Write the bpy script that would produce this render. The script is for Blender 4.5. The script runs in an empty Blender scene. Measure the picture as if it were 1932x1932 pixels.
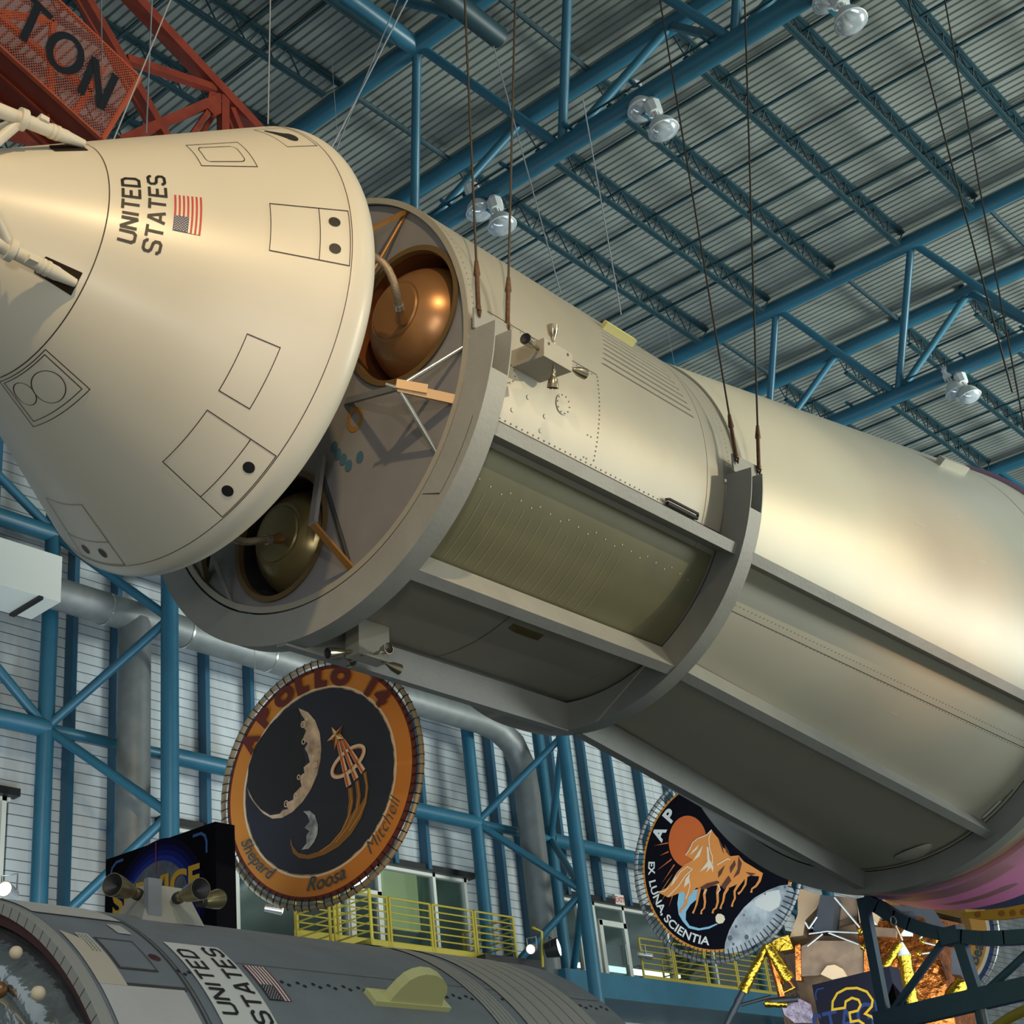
import bpy, bmesh, math, random
from mathutils import Vector as V, Matrix
random.seed(7)
C = bpy.context.scene.collection
SC = bpy.context.scene
PI = math.pi
rad = math.radians
# ------------------------------------------------------------------ camera
# world: x along the hall (away), y towards the glazed gallery wall, z up, origin at the photographer's eye
FP = 2826.304
RW = ((0.65252833, -0.74996119, -0.10846658), (0.29264698, 0.38144487, -0.87684523), (0.69897391, 0.54042394, 0.46837746))
cam = bpy.data.cameras.new('camera'); cam.sensor_fit = 'HORIZONTAL'; cam.sensor_width = 36
cam.lens = 36*FP/1932; cam.clip_end = 400
co = bpy.data.objects.new('camera', cam); C.objects.link(co)
r_, d_, f_ = RW
co.matrix_world = Matrix(((r_[0], -d_[0], -f_[0], 0), (r_[1], -d_[1], -f_[1], 0), (r_[2], -d_[2], -f_[2], 0), (0, 0, 0, 1)))
SC.camera = co
SC.view_settings.view_transform = 'Standard'; SC.view_settings.look = 'None'
SC.view_settings.gamma = 1; SC.view_settings.use_curve_mapping = False
SC.view_settings.exposure = 0.0
SC.cycles.max_bounces = 5; SC.cycles.sample_clamp_indirect = 4

def srgb(r, g, b):
    return tuple((x/255/12.92 if x <= 10 else ((x/255+.055)/1.055)**2.4) for x in (r, g, b)) + (1,)
# ------------------------------------------------------------------ light
w = bpy.data.worlds.new('hall_ambient_fill'); SC.world = w; w.use_nodes = True  # even ambient fill added for the whole hall, enters by its open sides
w.node_tree.nodes['Background'].inputs[0].default_value = (.66, .74, .76, 1)
w.node_tree.nodes['Background'].inputs[1].default_value = .46
def spot(name, loc, to, energy, col, size=50, blend=.8, rad_=.3):
    l = bpy.data.lights.new(name, 'SPOT'); l.energy = energy; l.color = col; l.spot_size = rad(size); l.spot_blend = blend; l.shadow_soft_size = rad_
    o = bpy.data.objects.new(name, l); C.objects.link(o); o.location = loc
    o.rotation_euler = (V(to)-V(loc)).to_track_quat('-Z', 'Y').to_euler(); return o
def area(name, loc, to, energy, col, sx, sy):
    l = bpy.data.lights.new(name, 'AREA'); l.shape = 'RECTANGLE'; l.size = sx; l.size_y = sy; l.energy = energy; l.color = col
    o = bpy.data.objects.new(name, l); C.objects.link(o); o.location = loc
    o.rotation_euler = (V(to)-V(loc)).to_track_quat('-Z', 'Y').to_euler(); return o
WARM = (1, .70, .36); PALE = (1, .86, .58); COOL = (.72, .86, 1)
spot('warm_spot_on_capsule', (-3, -8, 14), (5.4, 7.6, 7.6), 8500, (1, .71, .36), 34, .7, .25)
spot('pale_spot_on_module', (12, -11, 16), (10, 8, 8.0), 1900, (1, .86, .56), 26, .7, .2)
spot('low_key_from_opposite_balcony', (24, -10, 9), (10.2, 7, 6.0), 7000, (1, .86, .56), 21, .7, .12)
spot('bulkhead_spot', (-3, -5, 3), (8.2, 7.2, 6.2), 1300, (1, .93, .9), 16, .8, .1)
spot('warm_spot_on_adapter', (20, -10, 3), (15.5, 6.0, 6.7), 5200, (1, .50, .13), 12.5, 1, .4)
spot('cool_spot_on_adapter', (30, 4, 16), (16, 6.8, 9.3), 420, (.72, .84, 1), 16, .8, .3)
spot('pale_spot_on_adapter_front', (14, -10, 15), (13.2, 7.2, 8.9), 2300, (1, .87, .6), 17, .9, .2)
spot('lower_module_fill', (2, -5, 9), (6.5, 7, 1.8), 900, (.86, .92, 1), 40, .9, .3)  # added cool fill that lifts the lower module and its top sheen
spot('foil_fill', (-2, 1, 3), (4.2, 6.6, 1.2), 350, (.95, .97, 1), 30, .9, .1)  # added fill that brightens the silver foil, no fixture belongs to it
spot('purple_stage_light', (23, 4, -1), (20.8, 8.2, 4.5), 700, (.85, .3, .75), 36, .6, .2)
spot('gold_lander_light', (15, 3, 3), (26, 13, 4), 420, (1, .62, .25), 30, .6, .1)
spot('orange_patch_light', (9.5, 6.5, 1.5), (12.7, 13, 6.3), 900, (1, .66, .32), 30, .9, .2)
spot('capsule_low_fill', (-5, -4, -.5), (6, 8, 6.2), 1500, (1, .97, .84), 30, 1, .8)
area('wall_wash', (18, 12, 3), (24, 22.6, 11), 1500, (.72, .88, 1), 26, 3)
ru = area('roof_uplight', (38, -15, 4), (33, -2, 18), 9000, (.92, 1, .93), 18, 8); ru.data.spread = rad(110)
ru2 = area('roof_uplight_near', (8, -12, 8), (8, -4, 18), 900, (.92, 1, .93), 18, 6); ru2.data.spread = rad(110)
area('floor_bounce_fill', (9, 2, -1.6), (9, 4, 8), 420, (.88, .96, .86), 26, 14)  # added fill without a fixture, stands in for light bounced off the floor

# ------------------------------------------------------------------ pixel -> place helpers
def ray(u, v):
    x = (u-966)/FP; y = (v-966)/FP
    return V((RW[0][i]*x+RW[1][i]*y+RW[2][i] for i in range(3)))
def aX(u, v, X): d = ray(u, v); return d*(X/d.x)
def aY(u, v, Y): d = ray(u, v); return d*(Y/d.y)
def aZ(u, v, Z): d = ray(u, v); return d*(Z/d.z)
def aD(u, v, D): return ray(u, v).normalized()*D
def aP(u, v, P, N): d = ray(u, v); return d*(P.dot(N)/d.dot(N))

# ------------------------------------------------------------------ materials
MC = {}
def mat(name, col, rough=.5,  metal=0, bump=0, bscale=30, var=0, vscale=3, emit=None, estr=0, trans=0, coat=0, col2=None, stretch=None):
    if name in MC: return MC[name]
    m = bpy.data.materials.new(name); m.use_nodes = True; nt = m.node_tree; n = nt.nodes; L = nt.links; b = n['Principled BSDF']
    b.inputs['Base Color'].default_value = col; b.inputs['Roughness'].default_value = rough; b.inputs['Metallic'].default_value = metal
    if rough >= .8: b.inputs['Specular IOR Level'].default_value = .08
    if coat: b.inputs['Coat Weight'].default_value = coat; b.inputs['Coat Roughness'].default_value = .25
    if trans: b.inputs['Transmission Weight'].default_value = trans
    if emit: b.inputs['Emission Color'].default_value = emit; b.inputs['Emission Strength'].default_value = estr
    if var or bump or col2:
        tc = n.new('ShaderNodeTexCoord'); src = tc.outputs['Object']
        if stretch:
            mp = n.new('ShaderNodeMapping'); mp.inputs['Scale'].default_value = stretch; L.new(src, mp.inputs[0]); src = mp.outputs[0]
        if var or col2:
            t = n.new('ShaderNodeTexNoise'); t.inputs['Scale'].default_value = vscale; t.inputs['Detail'].default_value = 5; L.new(src, t.inputs[0])
            r = n.new('ShaderNodeValToRGB'); L.new(t.outputs[0], r.inputs[0])
            k = 1-var; c2 = col2 or (col[0]*k, col[1]*k, col[2]*k, 1)
            r.color_ramp.elements[0].position = .35; r.color_ramp.elements[1].position = .65
            r.color_ramp.elements[0].color = c2; r.color_ramp.elements[1].color = col; L.new(r.outputs[0], b.inputs['Base Color'])
        if bump:
            t2 = n.new('ShaderNodeTexNoise'); t2.inputs['Scale'].default_value = bscale; t2.inputs['Detail'].default_value = 3; L.new(src, t2.inputs[0])
            bp = n.new('ShaderNodeBump'); bp.inputs['Strength'].default_value = bump; bp.inputs['Distance'].default_value = .02
            L.new(t2.outputs[0], bp.inputs['Height']); L.new(bp.outputs[0], b.inputs['Normal'])
    MC[name] = m; return m
blue = mat('blue_steel_paint', srgb(40, 96, 118), .38, 0, .05, 20, .12, 2)
bluedk = mat('joist_blue_paint', srgb(28, 58, 66), .5, 0, 0, 1, .2, 4)
navy = mat('navy_steel_paint', srgb(44, 80, 98), .45, 0, 0, 1, .15, 3)
deckm = mat('galvanised_deck', srgb(150, 156, 150), .42, .25, .05, 8, .18, .8)
white = mat('capsule_white_paint', srgb(226, 218, 200), .38, 0, .03, 3, .04, 1.2, coat=.15)
smm = mat('module_silver_paint', srgb(164, 159, 146), .45, .15, .06, 2.5, .07, 1.6)
slam = mat('adapter_pale_paint', srgb(196, 190, 172), .45, .15, .03, 1.5, .05, 1.2)
cradm = mat('cradle_grey_paint', srgb(150, 150, 145), .5, .05, .1, 25, .1, 3)
bulk = mat('bulkhead_grey_paint', srgb(128, 126, 128), .55, 0, .06, 10, .12, 2.5)
blk = mat('black_marking', srgb(22, 22, 26), .5)
dark = mat('dark_gap', srgb(38, 38, 42), .7)
line = mat('panel_line_brown', srgb(70, 56, 48), .6)
copper = mat('bronze_tank', srgb(156, 112, 70), .32, .5, .04, 5, .1, 2)
olive = mat('olive_tank', srgb(132, 118, 78), .28, .55, .04, 5, .15, 2)
rimyel = mat('yellow_primer_rim', srgb(104, 82, 48), .5, .2)
nozz = mat('nozzle_metal', srgb(190, 176, 150), .22, .9, 0, 1, .2, 9)
steel = mat('bright_steel', srgb(200, 200, 196), .25, .8)
rust = mat('rusty_steel', srgb(104, 74, 52), .6, .4, 0, 1, .4, 30)
wirem = mat('wire_rope', srgb(74, 66, 58), .5, .5)
thinw = mat('thin_wire', srgb(150, 155, 160), .5, .3)
yellow = mat('yellow_rail_paint', srgb(170, 152, 50), .45)
yplate = mat('pale_yellow_plate', srgb(212, 206, 140), .5)
redp = mat('tower_red_paint', srgb(140, 54, 34), .5, 0, .05, 20, .25, 5)
redm = mat('sign_orange_frame', srgb(196, 88, 54), .5, 0, 0, 1, .2, 6)
greyduct = mat('spiral_duct_steel', srgb(128, 132, 130), .5, .35, 0, 1, .15, 4)
offwhite = mat('off_white_paint', srgb(214, 216, 206), .5)
lampw = mat('lamp_white_cast', srgb(206, 210, 208), .45)
glassr = mat('lamp_glass', srgb(205, 215, 220), .12, .35, 0, 1, .25, 7, coat=.6)
orange = mat('patch_orange', srgb(212, 136, 52), .6)
mar = mat('patch_maroon', srgb(104, 44, 34), .6)
navyp = mat('patch_navy', srgb(42, 46, 58), .6)
cream = mat('patch_cream', srgb(232, 210, 176), .6)
gold = mat('patch_gold', srgb(206, 146, 66), .5)
goldd = mat('patch_dark_gold', srgb(140, 100, 44), .5)
moonm = mat('patch_moon', srgb(228, 204, 172), .6, col2=srgb(150, 128, 108), vscale=5)
moong = mat('patch_grey_moon', srgb(188, 190, 188), .6, col2=srgb(120, 124, 126), vscale=3.5)
bluetx = mat('patch_blue_ink', srgb(60, 82, 92), .6)
sunm = mat('patch_sun', srgb(206, 96, 34), .6)
horsem = mat('patch_horse', srgb(224, 138, 62), .55)
horsed = mat('patch_horse_shadow', srgb(92, 52, 34), .6)
lblue = mat('patch_light_blue', srgb(140, 184, 200), .6)
whitet = mat('white_marking', srgb(216, 214, 204), .55)
redst = mat('flag_red', srgb(196, 62, 56), .5)
flagb = mat('flag_blue', srgb(60, 72, 112), .5)
foil = mat('copper_foil', srgb(196, 110, 50), .22, .95, 1.0, 9, .5, 6)
goldf = mat('gold_foil', srgb(190, 150, 48), .2, .95, 1.0, 14, .3, 9)
brownp = mat('lander_brown_panel', srgb(134, 104, 76), .55, .15, .3, 6, .35, 4)
blackp = mat('lander_black_panel', srgb(34, 34, 38), .5)
beigep = mat('lander_beige_panel', srgb(196, 162, 122), .5, .2, .15, 6)
signd = mat('sign_dark_board', srgb(14, 13, 20), .85)
signy = mat('sign_yellow', srgb(228, 176, 36), .5)
signb = mat('sign_blue_line', srgb(56, 100, 166), .5)
smg = mat('module_grey_paint', srgb(128, 134, 138), .5, .15, .12, 14, .12, 4)
smw = mat('module_white_panel', srgb(196, 192, 184), .55, 0, .06, 8, .1, 3)
smb = mat('module_band_paint', srgb(160, 158, 148), .5, .05)
chrome = mat('crinkled_foil', srgb(205, 212, 214), .15, .9, 1.0, 7, .3, 5)
maroon = mat('maroon_seal', srgb(70, 30, 28), .6)
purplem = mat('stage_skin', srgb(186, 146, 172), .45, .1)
glow = mat('lit_lens', (1, .8, .55, 1), .3, emit=(1, .62, .30, 1), estr=7)
glowc = mat('lit_cool_lens', (1, 1, .9, 1), .3, emit=(.95, 1, .84, 1), estr=4)
tube_l = mat('ceiling_lightbar', (1, 1, 1, 1), .3, emit=(.95, 1, 1, 1), estr=3)
inner = mat('gallery_interior', srgb(150, 165, 162), .7, 0, 0, 1, .35, 1)
innery = mat('gallery_lit_panel', srgb(190, 200, 130), .7, emit=(.7, .8, .42, 1), estr=.35)
darkm = mat('black_fixture', srgb(24, 24, 26), .45)
glassm = mat('window_glass', (.75, .85, .85, 1), .05)
def glass_mix(m):
    nt = m.node_tree; n = nt.nodes; out = n['Material Output']
    g = n.new('ShaderNodeBsdfGlossy'); g.inputs['Roughness'].default_value = .05
    t = n.new('ShaderNodeBsdfTransparent'); t.inputs[0].default_value = (.78, .86, .85, 1)
    x = n.new('ShaderNodeMixShader'); x.inputs[0].default_value = .14
    nt.links.new(t.outputs[0], x.inputs[1]); nt.links.new(g.outputs[0], x.inputs[2]); nt.links.new(x.outputs[0], out.inputs[0])
glass_mix(glassm)
def sidingmat():
    m = bpy.data.materials.new('white_wall_siding'); m.use_nodes = True; nt = m.node_tree; n = nt.nodes; L = nt.links; b = n['Principled BSDF']
    tc = n.new('ShaderNodeTexCoord'); sp = n.new('ShaderNodeSeparateXYZ'); L.new(tc.outputs['Object'], sp.inputs[0])
    mu = n.new('ShaderNodeMath'); mu.operation = 'MULTIPLY'; mu.inputs[1].default_value = 1/.2; L.new(sp.outputs[2], mu.inputs[0])
    fr = n.new('ShaderNodeMath'); fr.operation = 'FRACT'; L.new(mu.outputs[0], fr.inputs[0])
    lt = n.new('ShaderNodeMath'); lt.operation = 'LESS_THAN'; lt.inputs[1].default_value = .09; L.new(fr.outputs[0], lt.inputs[0])
    mp = n.new('ShaderNodeMapping'); mp.inputs['Scale'].default_value = (1.2, 1, .3); L.new(tc.outputs['Object'], mp.inputs[0])
    t = n.new('ShaderNodeTexNoise'); t.inputs['Scale'].default_value = 1.1; t.inputs['Detail'].default_value = 4; L.new(mp.outputs[0], t.inputs[0])
    r = n.new('ShaderNodeValToRGB'); L.new(t.outputs[0], r.inputs[0]); r.color_ramp.elements[0].position = .3; r.color_ramp.elements[1].position = .62
    r.color_ramp.elements[0].color = srgb(150, 152, 150); r.color_ramp.elements[1].color = srgb(196, 204, 206)
    mx = n.new('ShaderNodeMixRGB'); L.new(lt.outputs[0], mx.inputs[0]); L.new(r.outputs[0], mx.inputs[1]); mx.inputs[2].default_value = srgb(84, 92, 104)
    L.new(mx.outputs[0], b.inputs['Base Color']); b.inputs['Roughness'].default_value = .5; return m
siding = sidingmat()
def perfmat(pitch=.075):
    """perforated orange sheet: staggered round holes cut by transparency"""
    m = bpy.data.materials.new('perforated_orange_sheet'); m.use_nodes = True; nt = m.node_tree; n = nt.nodes; L = nt.links
    b = n['Principled BSDF']; b.inputs['Base Color'].default_value = srgb(200, 92, 60); b.inputs['Roughness'].default_value = .5
    uv = n.new('ShaderNodeUVMap'); sc = []
    def M(op, a, c=None, v=None):
        q = n.new('ShaderNodeMath'); q.operation = op; L.new(a, q.inputs[0])
        if c is not None: L.new(c, q.inputs[1])
        if v is not None: q.inputs[1].default_value = v
        return q.outputs[0]
    s = n.new('ShaderNodeSeparateXYZ'); L.new(uv.outputs[0], s.inputs[0])
    def dist(ox, oy):
        fx = M('SUBTRACT', M('FRACT', M('ADD', s.outputs[0], v=ox)), v=.5); fy = M('MULTIPLY', M('SUBTRACT', M('FRACT', M('ADD', s.outputs[1], v=oy)), v=.5), v=1.732)
        return M('SQRT', M('ADD', M('MULTIPLY', fx, fx), M('MULTIPLY', fy, fy)))
    d = M('MINIMUM', dist(0, 0), dist(.5, .5)); lt = M('LESS_THAN', d, v=.42)
    t = n.new('ShaderNodeBsdfTransparent'); x = n.new('ShaderNodeMixShader')
    L.new(lt, x.inputs[0]); L.new(b.outputs[0], x.inputs[1]); L.new(t.outputs[0], x.inputs[2]); L.new(x.outputs[0], n['Material Output'].inputs[0]); return m
perf = perfmat()

# ------------------------------------------------------------------ mesh builder
class MB:
    def __init__(s): s.v = []; s.f = []; s.m = []
    def add(s, vs, fs, mi=0):
        o = len(s.v); s.v += [tuple(p) for p in vs]; s.f += [tuple(i+o for i in f) for f in fs]; s.m += [mi]*len(fs); return s
    def quad(s, a, b, c, d, mi=0): return s.add([a, b, c, d], [(0, 1, 2, 3)], mi)
    def poly(s, pts, mi=0): return s.add(pts, [tuple(range(len(pts)))], mi)
    def hexa(s, p, mi=0):   # p: 4 bottom, 4 top
        return s.add(p, [(3, 2, 1, 0), (4, 5, 6, 7), (0, 1, 5, 4), (1, 2, 6, 5), (2, 3, 7, 6), (3, 0, 4, 7)], mi)
    def box(s, c, h, ax=None, mi=0):
        c = V(c); ax = ax or (V((1, 0, 0)), V((0, 1, 0)), V((0, 0, 1))); a, b, d = [V(x)*k for x, k in zip(ax, h)]
        return s.hexa([c-a-b-d, c+a-b-d, c+a+b-d, c-a+b-d, c-a-b+d, c+a-b+d, c+a+b+d, c-a+b+d], mi)
    def beam(s, p, q, wid, dep, up=(0, 0, 1), mi=0):
        p = V(p); q = V(q); d = (q-p); L = d.length; d.normalize(); up = V(up); sd = d.cross(up)
        if sd.length < 1e-3: sd = d.cross(V((1, 0, 0)))
        sd.normalize(); u2 = sd.cross(d).normalized()
        return s.box((p+q)/2, (L/2, wid/2, dep/2), (d, sd, u2), mi)
    def tube(s, p, q, r, r2=None, n=12, mi=0, cap=True):
        return s.path([V(p), V(q)], [r, r if r2 is None else r2], n, mi, cap)
    def path(s, pts, r, n=8, mi=0, cap=True, closed=False):
        pts = [V(p) for p in pts]; N = len(pts); rs = r if isinstance(r, (list, tuple)) else [r]*N; vs = []; prev = None
        for i, p in enumerate(pts):
            a = pts[(i-1) % N] if (closed or i > 0) else p; b = pts[(i+1) % N] if (closed or i < N-1) else p
            d = (b-a).normalized()
            if prev is None:
                u = d.cross(V((0, 0, 1)))
                if u.length < .1: u = d.cross(V((1, 0, 0)))
            else: u = prev-d*prev.dot(d)
            u.normalize(); prev = u; w_ = d.cross(u)
            for k in range(n):
                t = 2*PI*k/n; vs.append(p+(u*math.cos(t)+w_*math.sin(t))*rs[i])
        fs = []
        for i in range(N if closed else N-1):
            j = (i+1) % N
            for k in range(n): fs.append((i*n+k, i*n+(k+1) % n, j*n+(k+1) % n, j*n+k))
        if cap and not closed: fs.append(tuple(range(n))[::-1]); fs.append(tuple(range((N-1)*n, N*n)))
        return s.add(vs, fs, mi)
    def lathe(s, prof, fn, t0=0, t1=360, n=96, mi=0):
        """prof list of (s,r); fn(s,r,theta)"""
        full = abs(t1-t0-360) < 1e-6; m = n if full else n+1; vs = []
        for a, r in prof:
            for k in range(m): vs.append(fn(a, r, t0+(t1-t0)*k/n))
        fs = []
        for i in range(len(prof)-1):
            for k in range(n):
                k2 = (k+1) % m; fs.append((i*m+k, i*m+k2, (i+1)*m+k2, (i+1)*m+k))
        return s.add(vs, fs, mi)
    def build(s, name, mats, parent=None, smooth=0, tw=None):
        me = bpy.data.meshes.new(name); me.from_pydata(s.v, [], s.f)
        for m in (mats if isinstance(mats, (list, tuple)) else [mats]): me.materials.append(m)
        me.polygons.foreach_set('material_index', s.m); me.validate(); me.update()
        if smooth:
            me.polygons.foreach_set('use_smooth', [True]*len(me.polygons)); me.set_sharp_from_angle(angle=rad(smooth))
        o = bpy.data.objects.new(name, me); C.objects.link(o)
        if parent is not None: o.parent = parent
        return o
def recenter(o):
    me = o.data
    if not len(me.vertices): return o
    c = sum((v.co for v in me.vertices), V())/len(me.vertices)
    z = min(v.co.z for v in me.vertices); c.z = z
    me.transform(Matrix.Translation(-c)); o.location = c; return o
def tag(o, label=None, cat=None, group=None, kind=None):
    if label: o['label'] = label
    if cat: o['category'] = cat
    if group: o['group'] = group
    if kind: o['kind'] = kind
    return o
def empty(name, label, cat, group=None):
    o = bpy.data.objects.new(name, None); C.objects.link(o); o.empty_display_size = .2
    return tag(o, label, cat, group)
def settle(root):
    """put the Empty at the base of its parts"""
    lo = [1e9]*3; hi = [-1e9]*3
    def it(o, M):
        for ch in o.children:
            Mc = M @ ch.matrix_basis
            if ch.type == 'MESH':
                for v in ch.data.vertices:
                    p = Mc @ v.co
                    for i in range(3): lo[i] = min(lo[i], p[i]); hi[i] = max(hi[i], p[i])
            it(ch, Mc)
    it(root, Matrix.Identity(4))
    c = V(((lo[0]+hi[0])/2, (lo[1]+hi[1])/2, lo[2])); root.location = c
    for ch in root.children: ch.location = ch.location-c
    return root
def kids(o): return [c for c in bpy.data.objects if c.parent == o]
def copy_tree(o, parent=None):
    c = o.copy(); C.objects.link(c); c.parent = parent
    for ch in list(o.children): copy_tree(ch, c)
    return c
def txt(s, size=1, offset=0, shear=0, sx=1):
    cu = bpy.data.curves.new('t', 'FONT'); cu.body = s; cu.size = size; cu.offset = offset; cu.shear = shear; cu.resolution_u = 4
    o = bpy.data.objects.new('t', cu); C.objects.link(o); bpy.context.view_layer.update()
    me = o.evaluated_get(bpy.context.evaluated_depsgraph_get()).to_mesh()
    vs = [(v.co.x*sx, v.co.y) for v in me.vertices]; fs = [tuple(p.vertices) for p in me.polygons]
    bpy.data.objects.remove(o); bpy.data.curves.remove(cu); return vs, fs
def strip(mb, pts, wd, fn, closed=False, mi=0):
    """ribbon of 2D polyline with mitred corners, mapped by fn(x,y)"""
    N = len(pts); L = []; Rr = []
    for i in range(N):
        p = pts[i]; a = pts[i-1] if (closed or i > 0) else None; b = pts[(i+1) % N] if (closed or i < N-1) else None
        def nrm(a, b):
            dx, dy = b[0]-a[0], b[1]-a[1]; l = math.hypot(dx, dy) or 1; return (-dy/l, dx/l)
        if a and b:
            n1 = nrm(a, p); n2 = nrm(p, b); mx, my = n1[0]+n2[0], n1[1]+n2[1]; l = math.hypot(mx, my) or 1; mx /= l; my /= l
            k = 1/max(.45, mx*n1[0]+my*n1[1]); nx, ny = mx*k, my*k
        else: nx, ny = nrm(p, b) if b else nrm(a, p)
        L.append(fn(p[0]+nx*wd/2, p[1]+ny*wd/2)); Rr.append(fn(p[0]-nx*wd/2, p[1]-ny*wd/2))
    for i in range(N if closed else N-1):
        j = (i+1) % N; mb.quad(Rr[i], Rr[j], L[j], L[i], mi)
def dens(pts, step, closed=False):
    out = []; N = len(pts)
    for i in range(N if closed else N-1):
        a = pts[i]; b = pts[(i+1) % N]; n = max(1, int(math.hypot(b[0]-a[0], b[1]-a[1])/step))
        for k in range(n): out.append((a[0]+(b[0]-a[0])*k/n, a[1]+(b[1]-a[1])*k/n))
    if not closed: out.append(pts[-1])
    return out
# block stroke lettering (chamfered), cell 0..1 wide, 0..1 high
OCT = {'U': [[(0, 1), (0, .15), (.2, 0), (.8, 0), (1, .15), (1, 1)]], 'N': [[(0, 0), (0, 1)], [(0, 1), (1, 0)], [(1, 0), (1, 1)]],
 'I': [[(.5, 0), (.5, 1)]], 'T': [[(.5, 0), (.5, 1)], [(-.05, 1), (1.05, 1)]], 'E': [[(1, 1), (0, 1), (0, 0), (1, 0)], [(0, .52), (.8, .52)]],
 'D': [[(0, 0), (0, 1), (.75, 1), (1, .8), (1, .2), (.75, 0), (0, 0)]], 'S': [[(1, .78), (1, .88), (.8, 1), (.2, 1), (0, .88), (0, .65), (.2, .53), (.8, .47), (1, .35), (1, .12), (.8, 0), (.2, 0), (0, .12), (0, .22)]],
 'A': [[(0, 0), (.42, 1), (.58, 1), (1, 0)], [(.17, .3), (.83, .3)]], 'O': [[(.3, 0), (0, .25), (0, .75), (.3, 1), (.7, 1), (1, .75), (1, .25), (.7, 0)]]}
def block(mb, word, W, H, st, fn, gap=.42):
    """word in box W x H; fn maps (x,y)"""
    ws = [.0 if c == 'I' else 1 for c in word]; n = len(word); unit = W/(sum(ws)+gap*(n-1)+st*0); x = 0
    unit = (W-st*H)/(sum(ws)+gap*(n-1)+.25*word.count('I')); x = st*H/2; wd = st*H
    for c, cw in zip(word, ws):
        if c == 'I': x += .12*unit
        for li, s_ in enumerate(OCT[c]):
            P = [((x+(p[0]-(.5 if c == 'I' else 0))*unit), wd/2+p[1]*(H-wd)) for p in s_]
            closed = c in 'DO'
            if c == 'D': P = P[:-1]
            nn = (fn(W*.5+.01, H*.5)-fn(W*.5, H*.5)).cross(fn(W*.5, H*.5+.01)-fn(W*.5, H*.5)).normalized()*.0015*li
            strip(mb, P, wd, lambda a, b: fn(a, b)+nn, closed)
        x += cw*unit+gap*unit+(.12*unit if c == 'I' else 0)

# ================================================================== STRUCTURE
O = V((7.84369, 8.21246, 7.32894))
SL = .045
fl = MB().quad((-12, -22, -1.75), (75, -22, -1.75), (75, 26, -1.75), (-12, 26, -1.75)).build('floor', mat('dark_hall_floor', srgb(70, 74, 78), .5, 0, 0, 1, .2, 1)); tag(fl, kind='structure')
m = MB(); x = -10.0; P = .16
prof = []
while x < 72: prof += [(x, 0), (x+.105, 0), (x+.118, .045), (x+.147, .045)]; x += P
Y0, Y1 = -20, 23.4
vs = [(a, Y0, 18.63+SL*Y0+b) for a, b in prof]+[(a, Y1, 18.63+SL*Y1+b) for a, b in prof]; n = len(prof)
m.add(vs, [(i, i+1, n+i+1, n+i) for i in range(n-1)])
tag(m.build('ceiling', deckm), kind='structure')
# wall with openings
WY = 22.8; open_ = [(7.5, 14.12), (17.35, 26.05), (29.1, 41.5)]
m = MB(); xs = -8
def slab(x0, x1, z0, z1): m.box(((x0+x1)/2, WY+.1, (z0+z1)/2), ((x1-x0)/2, .1, (z1-z0)/2))
slab(-8, 72, 8.9, 19.6); slab(-8, 72, -1.75, 6.55)
for a, b in ((-8, 7.5), (14.12, 17.35), (26.05, 29.1), (41.5, 72)): slab(a, b, 6.55, 8.9)
tag(m.build('wall_left', siding), kind='structure')
m = MB()
for a, b in open_: m.box(((a+b)/2, WY-.1, 8.95), ((b-a)/2+.1, .1, .07))
tag(m.build('trim_1', darkm), kind='structure')
# gallery rooms behind the glass
m = MB()
for a, b in open_:
    m.quad((a, WY+5, 6.5), (b, WY+5, 6.5), (b, WY+5, 9.6), (a, WY+5, 9.6)); m.quad((a, WY+.2, 6.5), (b, WY+.2, 6.5), (b, WY+5, 6.5), (a, WY+5, 6.5)); m.quad((a, WY+.2, 9.6), (b, WY+.2, 9.6), (b, WY+5, 9.6), (a, WY+5, 9.6))
    for x in (a, b): m.quad((x, WY+.2, 6.5), (x, WY+5, 6.5), (x, WY+5, 9.6), (x, WY+.2, 9.6))
tag(m.build('wall_back', inner), kind='structure')
wi = 0
def window(a, b, mulls, z0=6.6, z1=8.88, doors=()):
    global wi; wi += 1
    t = MB(); t.box(((a+b)/2, WY+.02, (z0+z1)/2), ((b-a)/2, .008, (z1-z0)/2)); o = tag(t.build('window_%d' % wi, glassm), kind='structure')
    f = MB()
    for x in mulls: f.box((x, WY, (z0+z1)/2), (.045, .06, (z1-z0)/2))
    f.box(((a+b)/2, WY, z1-.03), ((b-a)/2, .06, .04)); f.box(((a+b)/2, WY, z0+.05), ((b-a)/2, .06, .05))
    f.build('window_frame', offwhite, o)
window(7.5, 14.12, [7.6, 10.8, 14.0]); window(17.35, 26.05, [17.45, 19.2, 21.9, 22.2, 23.15, 24.9, 25.95]); window(29.1, 41.5, [29.3, 30.1, 30.75, 32.0, 33.9, 36, 38.2, 40.4])
def door(a, b, z1, i):
    f = MB()
    for x in (a+.06, b-.06): f.box((x, WY-.05, (6.6+z1)/2), (.07, .06, (z1-6.6)/2))
    f.box(((a+b)/2, WY-.05, z1-.06), ((b-a)/2, .06, .07)); f.box(((a+b)/2, WY-.05, 6.72), ((b-a)/2-.1, .05, .1))
    o = tag(f.build('door_%d' % i, offwhite), kind='structure')
    MB().box(((a+b)/2, WY-.05, (6.7+z1)/2), ((b-a)/2-.12, .01, (z1-6.75)/2)).build('door_pane', glassm, o)
    MB().tube((b-.2, WY-.12, 7.4), (b-.2, WY-.12, 7.9), .02, n=6).build('door_handle', steel, o)
door(22.2, 23.15, 8.25, 1); door(30.85, 32.0, 8.45, 2)
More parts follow.
